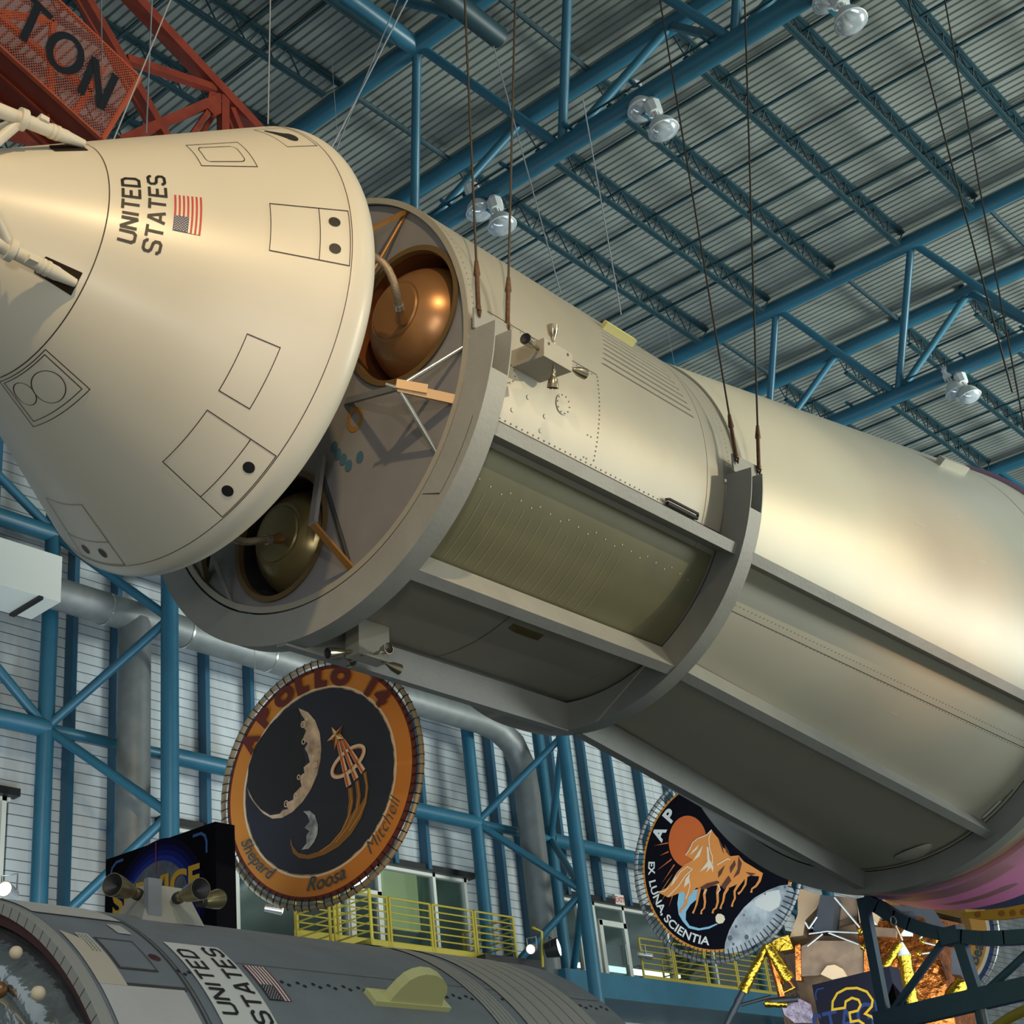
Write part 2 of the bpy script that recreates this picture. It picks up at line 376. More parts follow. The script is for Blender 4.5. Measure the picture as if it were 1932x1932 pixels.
# strip lights and fittings inside the gallery
for i, (x, y, z, l, ax, lab) in enumerate([(22.6, 24.6, 9.5, .6, 0, 'bright ceiling panel seen through the glass above the left gallery door'), (25.3, 25.4, 7.0, .9, 0, 'low white light strip behind the glass right of the left gallery door'),
   (30.1, 24.2, 9.4, .45, 0, 'bright ceiling panel seen through the glass by the right blue column'), (31.5, 26.5, 7.9, 1.1, 0, 'white light strip glimpsed behind the right gallery door'),
   (36.5, 26, 8.3, 2.4, 0, 'long white light strip behind the glass near the round horse emblem'), (24.6, 24.8, 9.2, .25, 1, 'small slanting light tube behind the dark gallery pane')]):
    o = MB().box((0, 0, 0), (l, .12, .05) if not ax else (.06, l, .06)).build('gallery_light', tube_l); o.location = (x, y, z); tag(o, lab, 'light', 'lights inside the gallery')
o = MB().box(aY(765, 1695, WY+1.6), (.75, .05, .75)).build('lit_display_panel', innery); recenter(o); tag(o, 'pale green lit display panel standing behind the gallery glass', 'panel')
# vertical wall posts (blue girts)
proto = MB().box((0, 0, 0), (.055, .12, 5.3)).build('wall_post', mat('dark_blue_girt', srgb(36, 84, 108), .45))
first = True
for i, x in enumerate([8.6, 10.2, 11.8, 13.4, 15.2, 16.2, 18.36, 19.55, 21.3, 22.6, 23.55, 24.6, 27.2, 28.0, 29.6, 31.0, 32.15, 33.5, 34.9, 36.4, 38.0, 39.7, 41.3, 43]):
    o = proto if first else proto.copy()
    if not first: C.objects.link(o)
    first = False; inw = any(a < x < b for a, b in open_)
    o.location = (x, WY-.14, 14.2 if inw else 12.9)
    if not inw: o.scale = (1, 1, 1.24); o.location.z = 13.1
    tag(o, 'narrow dark blue upright rail fixed flat on the white siding wall', 'wall post', 'upright rails on the white wall')
# ------------------------------------------------------------------ columns
def zb(y): return 15.82+SL*y
def zt(y): return 18.3+SL*y
def column(xc, lab):
    r = empty('lattice_column', lab, 'column', 'triangular blue steel columns along the gallery wall')
    xo = (xc-1.32, xc+1.38)
    for x in xo: MB().tube((x, 22, -1.75), (x, 22, zt(22)), .15, n=20).build('outer_post', blue, r, 40)
    MB().tube((xc, 20.2, -1.75), (xc, 20.2, zb(20.2)), .16, n=20).build('inner_post', blue, r, 40)
    zi = [.7, 4.4, 8.1, 11.78, 15.4]; zo = [2.5, 6.25, 9.97, 13.85]
    for x in xo:
        for k in range(4):
            MB().tube((xc, 20.2, zi[k]), (x, 22, zo[k]), .085, n=12).build('brace', blue, r, 40)
            MB().tube((x, 22, zo[k]), (xc, 20.2, zi[k+1]), .085, n=12).build('brace', blue, r, 40)
    for z in zo: MB().tube((xo[0], 22, z), (xo[1], 22, z), .1, n=12).build('cross_tube', blue, r, 40)
    return settle(r)
column(4.2, 'blue tubular column at the far left end of the wall'); column(15.6, 'blue tubular column with X bracing left of the round gold mission emblem')
column(27, 'blue tubular column with X bracing standing between the two round emblems'); column(38.4, 'blue tubular column farthest along the wall behind the horse emblem')
for a, b, z, lab in ((5.6, 14.3, 9.97, 'blue horizontal tube on the wall at the left edge'), (17, 25.7, 9.97, 'blue horizontal tube running behind the gold mission emblem'), (28.4, 37.1, 9.97, 'blue horizontal tube running to the horse emblem'),
                     (5.6, 14.3, 13.85, 'upper blue horizontal tube beside the capsule, left edge'), (17, 25.7, 13.85, 'upper blue horizontal tube hidden behind the hanging module'), (28.4, 37.1, 13.85, 'upper blue horizontal tube behind the adapter')):
    o = MB().tube((a, 22, z), (b, 22, z), .17, n=20).build('wall_tube', blue, None, 40); recenter(o); tag(o, lab, 'tube', 'horizontal tubes between the columns')
o = MB().tube((14.3, 22, 13.9), (12.0, 22, 15.4), .09, n=12).build('wall_brace', blue, None, 40); recenter(o); tag(o, 'thin blue brace slanting up beside the lower edge of the capsule', 'brace')
o = MB().tube((14.3, 22, 9.97), (12.2, 22, 11.8), .09, n=12).build('wall_brace', blue, None, 40); recenter(o); tag(o, 'thin blue brace slanting up from the horizontal tube at the left edge', 'brace')
# ------------------------------------------------------------------ roof trusses
def truss(xc, lab):
    r = empty('roof_truss', lab, 'roof truss', 'blue triangular roof trusses')
    xo = (xc-1.35, xc+1.35)
    MB().tube((xc, -12, zb(-12)), (xc, 20.2, zb(20.2)), .165, n=24).build('bottom_chord', blue, r, 40)
    for x in xo: MB().tube((x, -12, zt(-12)), (x, 22, zt(22)), .165, n=24).build('top_chord', blue, r, 40)
    for k in range(-6, 4):
        yt = 11.8+3.3*k; yb = 10.15+3.3*k
        for x in xo:
            if -12 < yt < 22.2:
                MB().tube((x, yt, zt(yt)), (xc, yb, zb(yb)), .08, n=12).build('web', blue, r, 40)
                if yb+3.3 < 20.4: MB().tube((x, yt, zt(yt)), (xc, yb+3.3, zb(yb+3.3)), .08, n=12).build('web', blue, r, 40)
        if yb > -12: MB().tube((xo[0], yb, zt(yb)+.05), (xo[1], yb, zt(yb)+.05), .05, n=8).build('cross_strut', bluedk, r, 40)
    return settle(r)
truss(4.2, 'blue tubular roof truss at the upper left beyond the red tower'); truss(15.6, 'nearest complete blue roof truss, carrying three pairs of lamps')
truss(27, 'second blue roof truss, crossing right of the hanging adapter'); truss(38.4, 'farthest blue roof truss at the right edge'); 
for y, lab in ((11.85, 'thick blue tube between trusses above the hanging module'),):
    for a, b in ((5.6, 14.25),):
        o = MB().tube((a, y, zt(y)), (b, y, zt(y)), .17, n=20).build('roof_tube', blue, None, 40); recenter(o); tag(o, lab, 'tube')
p = aZ(942, 72, 16.9)
o = MB().path([p+V((-7, 0, 0)), p+V((-.25, 0, 0)), p], [.17, .17, .17], 20).build('roof_tube', bluedk, None, 40); recenter(o); tag(o, 'thick blue tube with a cut open end at the top middle', 'tube')
p2 = aZ(853, 25, 17.0); q2 = aZ(745, -2, 18.3)
o = MB().tube(p2, q2, .08).build('roof_brace', blue, None, 40); recenter(o); tag(o, 'short blue brace meeting the cut tube at the top middle', 'brace')
# joists
def joist(L, name='bar_joist'):
    r = empty(name, '', 'roof joist')
    m = MB()
    for s in (-1, 1): m.box((L/2, s*.035, .08), (L/2, .03, .03))
    m.build('top_chord', bluedk, r)
    m = MB()
    for s in (-1, 1): m.box((L/2, s*.03, -.47), (L/2-.45, .025, .025))
    m.build('bottom_chord', bluedk, r)
    m = MB(); n = int((L-.9)/.3); z = [.06, -.45]
    for k in range(n): m.beam((.45+k*.3, 0, z[(k+1) % 2]), (.45+(k+1)*.3, 0, z[k % 2]), .022, .022)
    m.beam((.0, 0, .05), (.45, 0, -.45), .022, .022); m.beam((L, 0, .05), (L-.45, 0, -.45), .022, .022)
    m.build('lacing', bluedk, r); return r
bays = [(5.6, 14.2, 'over the capsule and red tower'), (17.05, 25.6, 'between the two nearest trusses'), (28.4, 37.0, 'beyond the second truss'), (39.8, 48.4, 'beyond the farthest truss')]
for bi, (a, b, lab) in enumerate(bays):
    j0 = None
    for k in range(-8, 9):
        y = 6.97+1.65*k
        if bi > 1 and y < 0: continue
        o = joist(b-a) if j0 is None else copy_tree(j0)
        j0 = j0 or o; o.location = (a, y, 18.5+SL*y)
        tag(o, 'slender blue lattice joist under the roof deck, '+lab, 'roof joist', 'roof joists '+lab)
    for d, dz in ((1.9, .05), (2.5, -.47), (4.2, .05), (4.9, -.47), (6.5, .05), (7.1, .05)):
        o = MB().beam((a+d, -12, 18.5+SL*-12+dz), (a+d, 22, 18.5+SL*22+dz), .045, .045).build('bridging_bar', bluedk); recenter(o)
        tag(o, 'thin dark bridging bar crossing the roof joists '+lab, 'bar', 'bridging bars '+lab)
# small struts between twin top chords are parts of the trusses; pipe clamps on the bottom chord
for xc, w_ in ((15.6, 'first'), (27, 'second')):
    o = MB().path([(xc-.12, y, zb(y)+.2) for y in [-8+i*1. for i in range(27)]], .018, 6).build('conduit', bluedk); recenter(o)
    tag(o, 'thin electrical conduit clipped along the lower tube of the %s roof truss' % w_, 'conduit')
    pr = None
    for k in range(10):
        y = 1.9+1.33*k
        if pr is None: pr = MB().beam((-.28, 0, .18), (.06, 0, .22), .05, .05).build('conduit_clip', blue); ob = pr
        else: ob = pr.copy(); C.objects.link(ob)
        ob.location = (xc, y, zb(y)); tag(ob, 'small blue clip holding the conduit to the lower tube of the %s roof truss' % w_, 'clip', 'conduit clips on the %s truss' % w_)
# ------------------------------------------------------------------ high bay lamps
def lamp():
    r = empty('high_bay_lamp', '', 'lamp')
    m = MB()
    m.lathe([(-.02, .0), (-.02, .14), (.2, .16), (.3, .1), (.3, 0)], lambda a, q, t: V((q*math.cos(rad(t)), q*math.sin(rad(t)), .42+a)), n=8)
    m.build('ballast_housing', lampw, r)
    m = MB(); m.beam((0, .22, .6), (.34, .22, .62), .06, .05); m.tube((.05, .0, .68), (.05, .2, .72), .03); m.build('mounting_bracket', blue, r)
    m = MB()
    for k in range(5): m.box((math.cos(k*1.256)*.05, math.sin(k*1.256)*.05, .34), (.018, .018, .09))
    m.build('neck', lampw, r)
    R = lambda a, q, t: V((q*math.cos(rad(t)), q*math.sin(rad(t)), a))
    MB().lathe([(.28, .06), (.25, .13), (.14, .22), (.0, .275), (-.02, .285), (-.03, .27)], R, n=32).build('reflector', lampw, r, 40)
    MB().lathe([(-.025, .27), (-.08, .235), (-.125, .14), (-.14, .02), (-.14, 0)], R, n=32).build('glass_lens', glassr, r, 60)
    return r
L0 = lamp()
LP = [(905, 397, 15.6, 'left lamp of the pair hanging just above the hanging module'), (947, 423, 15.6, 'right lamp of the pair hanging just above the hanging module'),
      (1212, 205, 15.6, 'upper left bell lamp of the pair on the nearest truss middle'), (1251, 243, 15.6, 'lower right bell lamp of the pair on the nearest truss middle, sparkling'),
      (1562, -2, 15.6, 'upper lamp of the top edge pair, cut by the frame'), (1604, 38, 15.6, 'lower lamp of the top edge pair'),
      (1804, 738, 27, 'left lamp of the pair on the second truss at the right'), (1829, 746, 27, 'right lamp of the pair on the second truss at the right')]
for i, (u, v, X, lab) in enumerate(LP):
    o = L0 if i == 0 else copy_tree(L0); o.location = aX(u, v, X)+V((0, 0, -.02)); o.rotation_euler = (rad(-8), rad(-6+3*(i % 3)), 0); o.scale = (.86, .86, .86)
    tag(o, 'white '+lab, 'lamp', 'pairs of high bay lamps under the roof')
# ------------------------------------------------------------------ ducts
Yd = 21.4
def duct(pts, r, name, lab):
    o = MB().path(pts, r, 28).build(name, greyduct, None, 45)
    return o
rt = empty('ventilation_duct', 'long silver spiral air duct running along the wall with a drop at its far end', 'duct')
pts = [(13.8, Yd, 12.3), (25.5, Yd, 12.23), (26.1, Yd, 12.15), (26.6, Yd, 11.88), (26.87, Yd, 11.4), (26.93, Yd, 10.7), (26.93, Yd, -1.7)]
duct(pts, .3, 'duct_run', '').parent = rt
duct([(15.72, Yd, 12.2), (15.72, Yd, -1.7)], .3, 'duct_drop', '').parent = rt
for x in (15.05, 16.9, 19, 22): MB().tube((x-.02, Yd, 12.28), (x+.02, Yd, 12.28), .315, n=28).build('duct_band', steel, rt, 40)
settle(rt)
bx = empty('duct_box', 'off white rectangular plenum box at the left edge joined to the round duct', 'duct')
MB().box((12.4, Yd, 12.35), (1.4, .45, .45)).build('housing', offwhite, bx)
MB().box((13.4, Yd, 11.88), (.05, .45, .03)).build('flange', darkm, bx); settle(bx)
o = MB().box((11.6, 21.4, 14.9), (1, .2, .2)).build('wall_girder', blue) if False else None
# ------------------------------------------------------------------ gallery walkway
o = MB().box((35.5, 21.9, 6.28), (8.6, 1.0, .28)).build('walkway_beam', blue); recenter(o); tag(o, 'deep blue edge beam under the right hand gallery', 'beam')
o = MB().box((22.35, 21.88, 6.38), (3.65, .85, .16)).build('walkway_deck', yellow); recenter(o); tag(o, 'yellow edged gallery platform left of the blue column', 'platform')
for z, r, nm, lab in ((5.4, .16, 'roof_pipe', 'white insulated pipe running under the gallery beam'), (5.0, .07, 'roof_pipe', 'thin grey pipe below the white insulated pipe'), (4.7, .05, 'roof_pipe', 'thinnest grey pipe low under the gallery')):
    o = MB().tube((28.5, 21.6, z), (44, 21.6, z), r, n=16).build(nm, offwhite if r > .1 else steel, None, 40); recenter(o); tag(o, lab, 'pipe')
def railpanel(p, q, post=True, lab='', dim=1, n=7):
    r = empty('railing_panel', lab, 'railing', 'yellow gallery railing panels')
    p = V(p); q = V(q); d = (q-p).normalized(); g = d*.04
    m = MB(); H = 1.02
    for k in range(n):
        z = .14+(H-.14)*k/(n-1); (m.tube(p+g+V((0, 0, z)), q-g+V((0, 0, z)), .022 if k == n-1 else .016, n=8))
    m.build('rails', yellow, r, 40)
    for a in (p+g, q-g): MB().tube(a, a+V((0, 0, H)), .03, n=8).build('post', yellow, r, 40)
    MB().beam(p+V((0, 0, .06)), q+V((0, 0, .06)), .02, .16).build('kick_plate', yellow, r)
    return settle(r)
xsr = [19.1, 20.2, 21.62, 22.87, 24.18, 25.5]
nm = ['far left behind the gold emblem', 'partly behind the gold emblem', 'in front of the left gallery door', 'in front of the lit glass', 'before the last panel of the left gallery', 'at the right end of the left gallery']
for i in range(5): railpanel((xsr[i], 21.05, 6.54), (xsr[i+1], 21.05, 6.54), lab='yellow tube railing panel '+nm[i+1])
railpanel((25.5, 21.05, 6.54), (25.5, 22.6, 6.54), lab='yellow railing panel returning to the wall at the right end of the left gallery')
o = MB().box((18.6, 20.0, 5.86), (.55, 1.02, .05)).build('walkway_deck', bluedk); recenter(o); tag(o, 'lower platform wing under the rails left of the gold emblem', 'platform')
railpanel((19.1, 19.0, 5.92), (19.1, 20.0, 5.92), lab='yellow railing panel just right of the dark sign')
railpanel((19.1, 20.05, 5.92), (19.1, 21.0, 5.92), lab='yellow railing panel between the dark sign and the gold emblem')
xs2 = [30.2, 31.6, 33, 34.4, 35.9, 37.4]
for i in range(5): railpanel((xs2[i], 21.15, 6.56), (xs2[i+1], 21.15, 6.56), lab='yellow railing panel on the right gallery, '+['nearest the blue column', 'second from the blue column', 'below the horse emblem edge', 'behind the horse emblem', 'next to the gold lander leg'][i])
railpanel((33.0, 22.5, 6.56), (33.0, 21.15, 6.56), lab='yellow cross railing on the right gallery beside the horse emblem')
o = MB().box((24.9, 20.75, 6.42), (.95, .12, .14)).build('cable_tray', darkm); recenter(o); tag(o, 'dark box fixed below the end of the left yellow railing', 'box')
o = MB().lathe([(0, .0), (0, .16), (.12, .14), (.17, 0)], lambda a, q, t: V((21.4+q*math.cos(rad(t)), 21.8+q*math.sin(rad(t)), 6.56+a)), n=20).build('floor_vent', offwhite, None, 40); recenter(o); tag(o, 'small grey dome on the gallery floor behind the railing', 'vent')
# exit sign
ex = empty('exit_sign', 'small white exit sign with red letters above the right gallery doors', 'sign')
p = aY(1167, 1698, 22.62)
MB().box(p, (.19, .04, .13)).build('housing', offwhite, ex)
vs, fs = txt('EXIT', .2, .004); w_ = max(a for a, b in vs)
MB().add([p+V((a-w_/2, -.045, b-.07)) for a, b in vs], fs).build('lettering', redst, ex); settle(ex)

# ================================================================== HANGING SPACECRAFT
def fill2d(loops):
    cu = bpy.data.curves.new('f', 'CURVE'); cu.dimensions = '2D'; cu.fill_mode = 'BOTH'
    for lp in loops:
        sp = cu.splines.new('POLY'); sp.points.add(len(lp)-1); sp.use_cyclic_u = True
        for p, q in zip(sp.points, lp): p.co = (q[0], q[1], 0, 1)
    o = bpy.data.objects.new('f', cu); C.objects.link(o); bpy.context.view_layer.update()
    me = o.evaluated_get(bpy.context.evaluated_depsgraph_get()).to_mesh()
    r = [(v.co.x, v.co.y) for v in me.vertices], [tuple(p.vertices) for p in me.polygons]
    bpy.data.objects.remove(o); bpy.data.curves.remove(cu); return r
def circ(cx, cy, r, n=48, ry=None): return [(cx+r*math.cos(2*PI*i/n), cy+(ry or r)*math.sin(2*PI*i/n)) for i in range(n)]
def SP(s, r, t): return O+V((s, -r*math.cos(rad(t)), r*math.sin(rad(t))))
def SQ(s, c, h): return O+V((s, -c, h))
BC = O+V((-1.4712, -.1255, -.0800)); AX = V((1, .03689, -.01586)).normalized()
E1 = V((0, -1, 0)); E1 = (E1-AX*E1.dot(AX)).normalized(); E2 = AX.cross(E1)
if E2.z < 0: E2 = -E2
KT = math.tan(rad(33))
def CP(a, r, t): return BC+AX*a+E1*r*math.cos(rad(t))+E2*r*math.sin(rad(t))
def CS(a, t, off=.004): return CP(a-off*.5, 1.93+KT*a+off, t)
# ---- service module of the hanging craft
sm = empty('service_module', 'hanging grey silver service module cylinder, between the capsule and the long adapter', 'spacecraft')
MB().lathe([(.03, 1.90), (0, 1.90), (0, 1.955), (1, 1.955), (2, 1.955), (3.45, 1.955), (3.452, 1.949), (3.458, 1.949), (3.46, 1.955), (3.985, 1.955)], SP, n=180).build('hull', smm, sm, 30)
vs, fs = fill2d([circ(0, 0, 1.90, 120), circ(1.21, .27, .60), circ(-.44, -1.17, .55), circ(-1.2, .3, .58), circ(.4, 1.2, .5), ])
MB().add([SQ(.05, a, b) for a, b in vs], fs).build('forward_bulkhead', bulk, sm)
def tank(c, h, R, m, hose, deep=.55):
    fn = lambda s, r, t: SQ(s, c+r*math.cos(rad(t)), h+r*math.sin(rad(t)))
    MB().lathe([(.03, R+.05), (.02, R+.05), (.02, R), (.07, R-.01)], fn, n=64).build('opening_rim', rimyel, sm, 40)
    MB().lathe([(.05, R), (deep+.4, R), (deep+.4, 0)], fn, n=64).build('well', mat('bronze_well', srgb(120, 70, 38), .5, .3) if m is copper else dark, sm, 40)
    Rt = R*.93; pr = []; ca = .42
    for k in range(25):
        a = k/24*PI/2*1.15
        if math.sin(a)*Rt < .27 and a < PI/2: continue
        pr.append((ca-Rt*math.cos(a), Rt*math.sin(a)))
    z0 = pr[0][0]
    tk = MB().lathe([(z0+.004, .255)]+pr, fn, n=72).build('tank_dome', m, sm, 40)
    MB().lathe([(z0+.006, .262), (z0-.012, .25), (z0-.016, 0)], fn, n=48).build('tank_cap', m, tk, 40)
    if hose:
        H3 = [aX(u, v, O.x+ss) for u, v, ss in hose]; P3 = []
        for k in range(17):
            t = k/16*(len(H3)-1); i_ = min(int(t), len(H3)-2); f_ = t-i_; p0, p1, p2, p3 = H3[max(0, i_-1)], H3[i_], H3[i_+1], H3[min(len(H3)-1, i_+2)]
            P3.append(p1*1+(p2-p0)*(f_*.5)+(p0*2-p1*5+p2*4-p3)*(f_*f_*.5)+(p1*3-p0-p2*3+p3)*(f_**3*.5))
        d = (P3[-1]-P3[-2]).normalized()
        MB().path(P3, [.032+.003*(i % 2) for i in range(17)], 12).build('feed_hose', mat('braided_hose', srgb(150, 132, 110), .45, .4, .3, 60), sm, 60)
        MB().path([P3[-1]-d*.02, P3[-1]+d*.03], .042, 12).build('hose_collar', steel, sm, 40)
        MB().path([P3[-1]+d*.02, P3[-1]+d*.16], [.03, .05], 12).build('hose_fitting', copper, sm, 40)
tank(1.21, .27, .60, copper, [(690, 478, -.55), (712, 488, -.52), (730, 505, -.46), (742, 530, -.40), (748, 553, -.34), (753, 578, -.24)])
tank(-.44, -1.17, .55, olive, [(425, 1008, -.5), (445, 1018, -.46), (465, 1022, -.40), (485, 1020, -.32), (505, 1018, -.2)])
tank(-1.2, .3, .58, olive, None); tank(.4, 1.2, .5, olive, None)
# support struts between bulkhead and capsule
def strut(p, q, r, m, nm='strut', fl_=False):
    b = MB()
    if fl_: b.beam(p, q, r*2.6, r*1.3, (1, 0, 0))
    else: b.tube(p, q, r, n=12)
    return b.build(nm, m, sm, 40)
gs = mat('primer_strut', srgb(168, 120, 66), .4, .4); ap1 = SQ(-.34, 1.42, -.73); ap2 = SQ(-.34, .36, -1.52); ap3 = SQ(-.45, 1.05, 1.62)
for f, m, fl_ in (((.05, 1.84, -.38), steel, False), ((.05, 1.42, -1.19), steel, False), ((.05, .45, -.22), bulk, True)):
    strut(ap1, SQ(*f), .022, m, 'support_strut', fl_)
strut(ap1, SQ(.03, 1.70, -.84), .03, beigep, 'bracket_arm', True)
o = MB().beam(ap1+V((-.02, .0, .02)), ap1.lerp(SQ(.03, 1.70, -.84), .55)+V((-.03, 0, .03)), .075, .06, (1, 0, 0)).build('bracket', beigep, sm)
MB().tube(ap1+V((-.05, .08, .05)), ap1+V((.02, -.02, -.02)), .014).build('bracket_pin', steel, o)
strut(ap2, SQ(.05, .39, -1.83), .022, gs, 'support_strut', True); strut(ap2, SQ(.05, .11, -.62), .03, bulk, 'support_strut', True); strut(SQ(.0, .14, -.79), SQ(.05, .37, -1.80), .02, dark, 'support_strut')
P45 = SQ(.05, 1.36, 1.33)
strut(P45, aX(672, 446, O.x-.4), .024, gs, 'support_strut', True); strut(P45, aX(694, 530, O.x-.12), .016, gs, 'support_strut')
strut(SQ(-.4, -1.25, -.35), SQ(.05, -1.14, -1.54), .022, bulk, 'support_strut'); strut(SQ(-.3, -.95, -.95), SQ(.05, -1.5, -1.2), .02, dark, 'support_strut'); strut(SQ(-.42, -1.05, -.9), SQ(.05, -1.48, -1.18), .04, olive, 'support_strut', True)
# marks on the bulkhead
vs, fs = fill2d([circ(.54, -.45, .1, 32, .12), circ(.54, -.45, .06, 32, .07)])
m_ = MB().add([SQ(.045, a, b) for a, b in vs], fs, 0)
for c, h in ((.27, -.60), (.31, -.69), (.37, -.77), (.43, -.86), (.57, -.84)): m_.add([SQ(.044, a, b) for a, b in circ(c, h, .045, 20, .055)], [tuple(range(20))], 1)
m_.build('bulkhead_marking', [goldd, mat('teal_marking', srgb(60, 96, 112), .6)], sm)
# skin details
def SS(s, t, off=.003): return SP(s, 1.955+off, t)
def dots(mb, pts, r, fn, n=6, mi=0):
    for a, b in pts:
        k = len(mb.v); mb.add([fn(a+r*math.cos(2*PI*i/n), b+math.degrees(r/1.955)*math.sin(2*PI*i/n)) for i in range(n)], [tuple(range(n))], mi)
q = MB(); strip(q, dens([(.25, 0), (1.74, 0), (1.74, -26.2)], .3), .006, lambda x, y: SS(x, y))
strip(q, [(.2, -26.7), (3.77, -26.7)], .008, lambda x, y: SS(x, y))
q2 = MB()
for a, b in (((1.74, 0), (1.74, -26)),): strip(q2, dens([a, b], 1), .004, lambda x, y: SS(x, y))
# (x strips in s have width in metres, circumferential ones need degrees)
def cline(mb, s, t0, t1, wd, fn, n=40):
    for k in range(n):
        a = t0+(t1-t0)*k/n; b = t0+(t1-t0)*(k+1)/n; mb.quad(fn(s-wd/2, a), fn(s+wd/2, a), fn(s+wd/2, b), fn(s-wd/2, b))
def sline(mb, t, s0, s1, wd, fn, r=1.955, n=8):
    dt = math.degrees(wd/2/r)
    for k in range(n):
        a = s0+(s1-s0)*k/n; b = s0+(s1-s0)*(k+1)/n; mb.quad(fn(a, t-dt), fn(b, t-dt), fn(b, t+dt), fn(a, t+dt))
def seams(items, fn, m, parent, r=1.955):
    for it in items:
        q = MB()
        if it[0] == 's': sline(q, it[1], it[2], it[3], it[4], fn, r, 10)
        else: cline(q, it[1], it[2], it[3], it[4], fn, 50)
        q.build('panel_seam', m, parent)
seams([('s', .02, .25, 1.74, .006), ('s', -26.7, .2, 3.77, .008), ('s', -68.6, .3, 3.7, .007), ('s', -70.2, .3, 3.7, .007), ('c', 1.79, -72, -101, .008)], SS, line, sm)
q = MB(); dots(q, [(1.74, -.6-1.26*k) for k in range(20)], .009, SS); dots(q, [(.42+.072*k, -26.0) for k in range(34)], .009, SS); dots(q, [(.45+.11*k, -.7) for k in range(12)], .007, SS)
dots(q, [(.07, -40+k*1.9) for k in range(50)], .006, SS); dots(q, [(3.86, -5+k*1.5) for k in range(40)], .006, SS); dots(q, [(1.6, -19), (1.65, -19), (1.6, -25), (1.64, -25)], .008, SS)
q.build('rivet_pattern', mat('rivet_dark', srgb(96, 84, 70), .6), sm)
for s0, t0, r in ((1.23, -14.5, .095), (.5, -14.2, .085)):
    q = MB(); q.lathe([(0, r), (.008, r), (.008, 0)], lambda a, rr, t: SP(s0+rr*math.cos(rad(t)), 1.955+a, t0+math.degrees(rr/1.955)*math.sin(rad(t))), n=32)
    cv = q.build('round_access_cover', smm, sm, 30)
    q = MB(); dots(q, [(s0+.082*math.cos(k*PI/5), t0+math.degrees(.082/1.955)*math.sin(k*PI/5)) for k in range(10)], .007, lambda a, b: SS(a, b, .012)); q.build('cover_screw', line, cv)
for (s0, t0) in ((.78, -17.5), (1.02, -20), (.62, -22.5), (1.0, -24)):
    MB().lathe([(0, .022), (.006, .02), (.006, 0)], lambda a, rr, t: SP(s0+rr*math.cos(rad(t)), 1.955+a, t0+math.degrees(rr/1.955)*math.sin(rad(t))), n=16).build('fitting_boss', smm, sm, 30)
for k in range(9):
    t = 5.5+k*2.35; q = MB(); s0 = 1.85+.04*k; s1 = 3.35-.02*k
    q.hexa([SS(s0, t-.2, 0), SS(s1, t-.2, 0), SS(s1, t+.2, 0), SS(s0, t+.2, 0), SS(s0+.03, t-.1, .014), SS(s1-.03, t-.1, .014), SS(s1-.03, t+.1, .014), SS(s0+.03, t+.1, .014)]); q.build('stiffener_rib', smm, sm)
q = MB(); n = 40
for k in range(n):
    a = -33.5-31*k/n; b = -33.5-31*(k+1)/n; q.quad(SS(.24, a, .004), SS(3.74, a, .004), SS(3.74, b, .004), SS(.24, b, .004))
pn = q.build('radiator_panel', mat('radiator_olive_paint', srgb(122, 117, 88), .45, .1, .05, 4, .1, 2), sm, 60)
q = MB()
for k in range(16): q = MB(); cline(q, .62+.125*k, -44-(k % 2), -63, .006, lambda a, b: SS(a, b, .007), 24); q.build('coolant_tube_line', mat('tube_highlight_paint', srgb(168, 164, 142), .4, .3), pn)
q = MB(); dots(q, [(.5+.13*k+.02*(k % 3), -41.5-.6*(k % 3)) for k in range(24)], .008, lambda a, b: SS(a, b, .008)); q.build('panel_screw', offwhite, pn)
MB().path([SS(2.8, -25.4, .03), SS(2.83, -25.0, .05), SS(3.3, -25.0, .05), SS(3.33, -25.4, .03)], .014, 8).build('grab_handle', dark, sm, 60)
MB().path([SS(2.85, -26, .02), SS(3.34, -26, .02)], .02, 8).build('handle_shadow_bar', dark, sm, 60)
q = MB(); ft = lambda s, r: SP(s, r, 27.5)
q.hexa([SP(2.3, 1.95, 27), SP(2.78, 1.95, 27), SP(2.78, 1.95, 28.6), SP(2.3, 1.95, 28.6), SP(2.3, 2.03, 27), SP(2.78, 2.03, 27), SP(2.78, 2.03, 28.6), SP(2.3, 2.03, 28.6)])
q.build('antenna_plate', yplate, sm)
q = MB(); q.hexa([SP(1.9, 1.95, -74.2), SP(2.35, 1.95, -74.2), SP(2.35, 1.95, -76.2), SP(1.9, 1.95, -76.2), SP(1.95, 1.99, -74.4), SP(2.3, 1.99, -74.4), SP(2.3, 1.99, -76), SP(1.95, 1.99, -76)]); q.build('vent_cover', olive, sm)
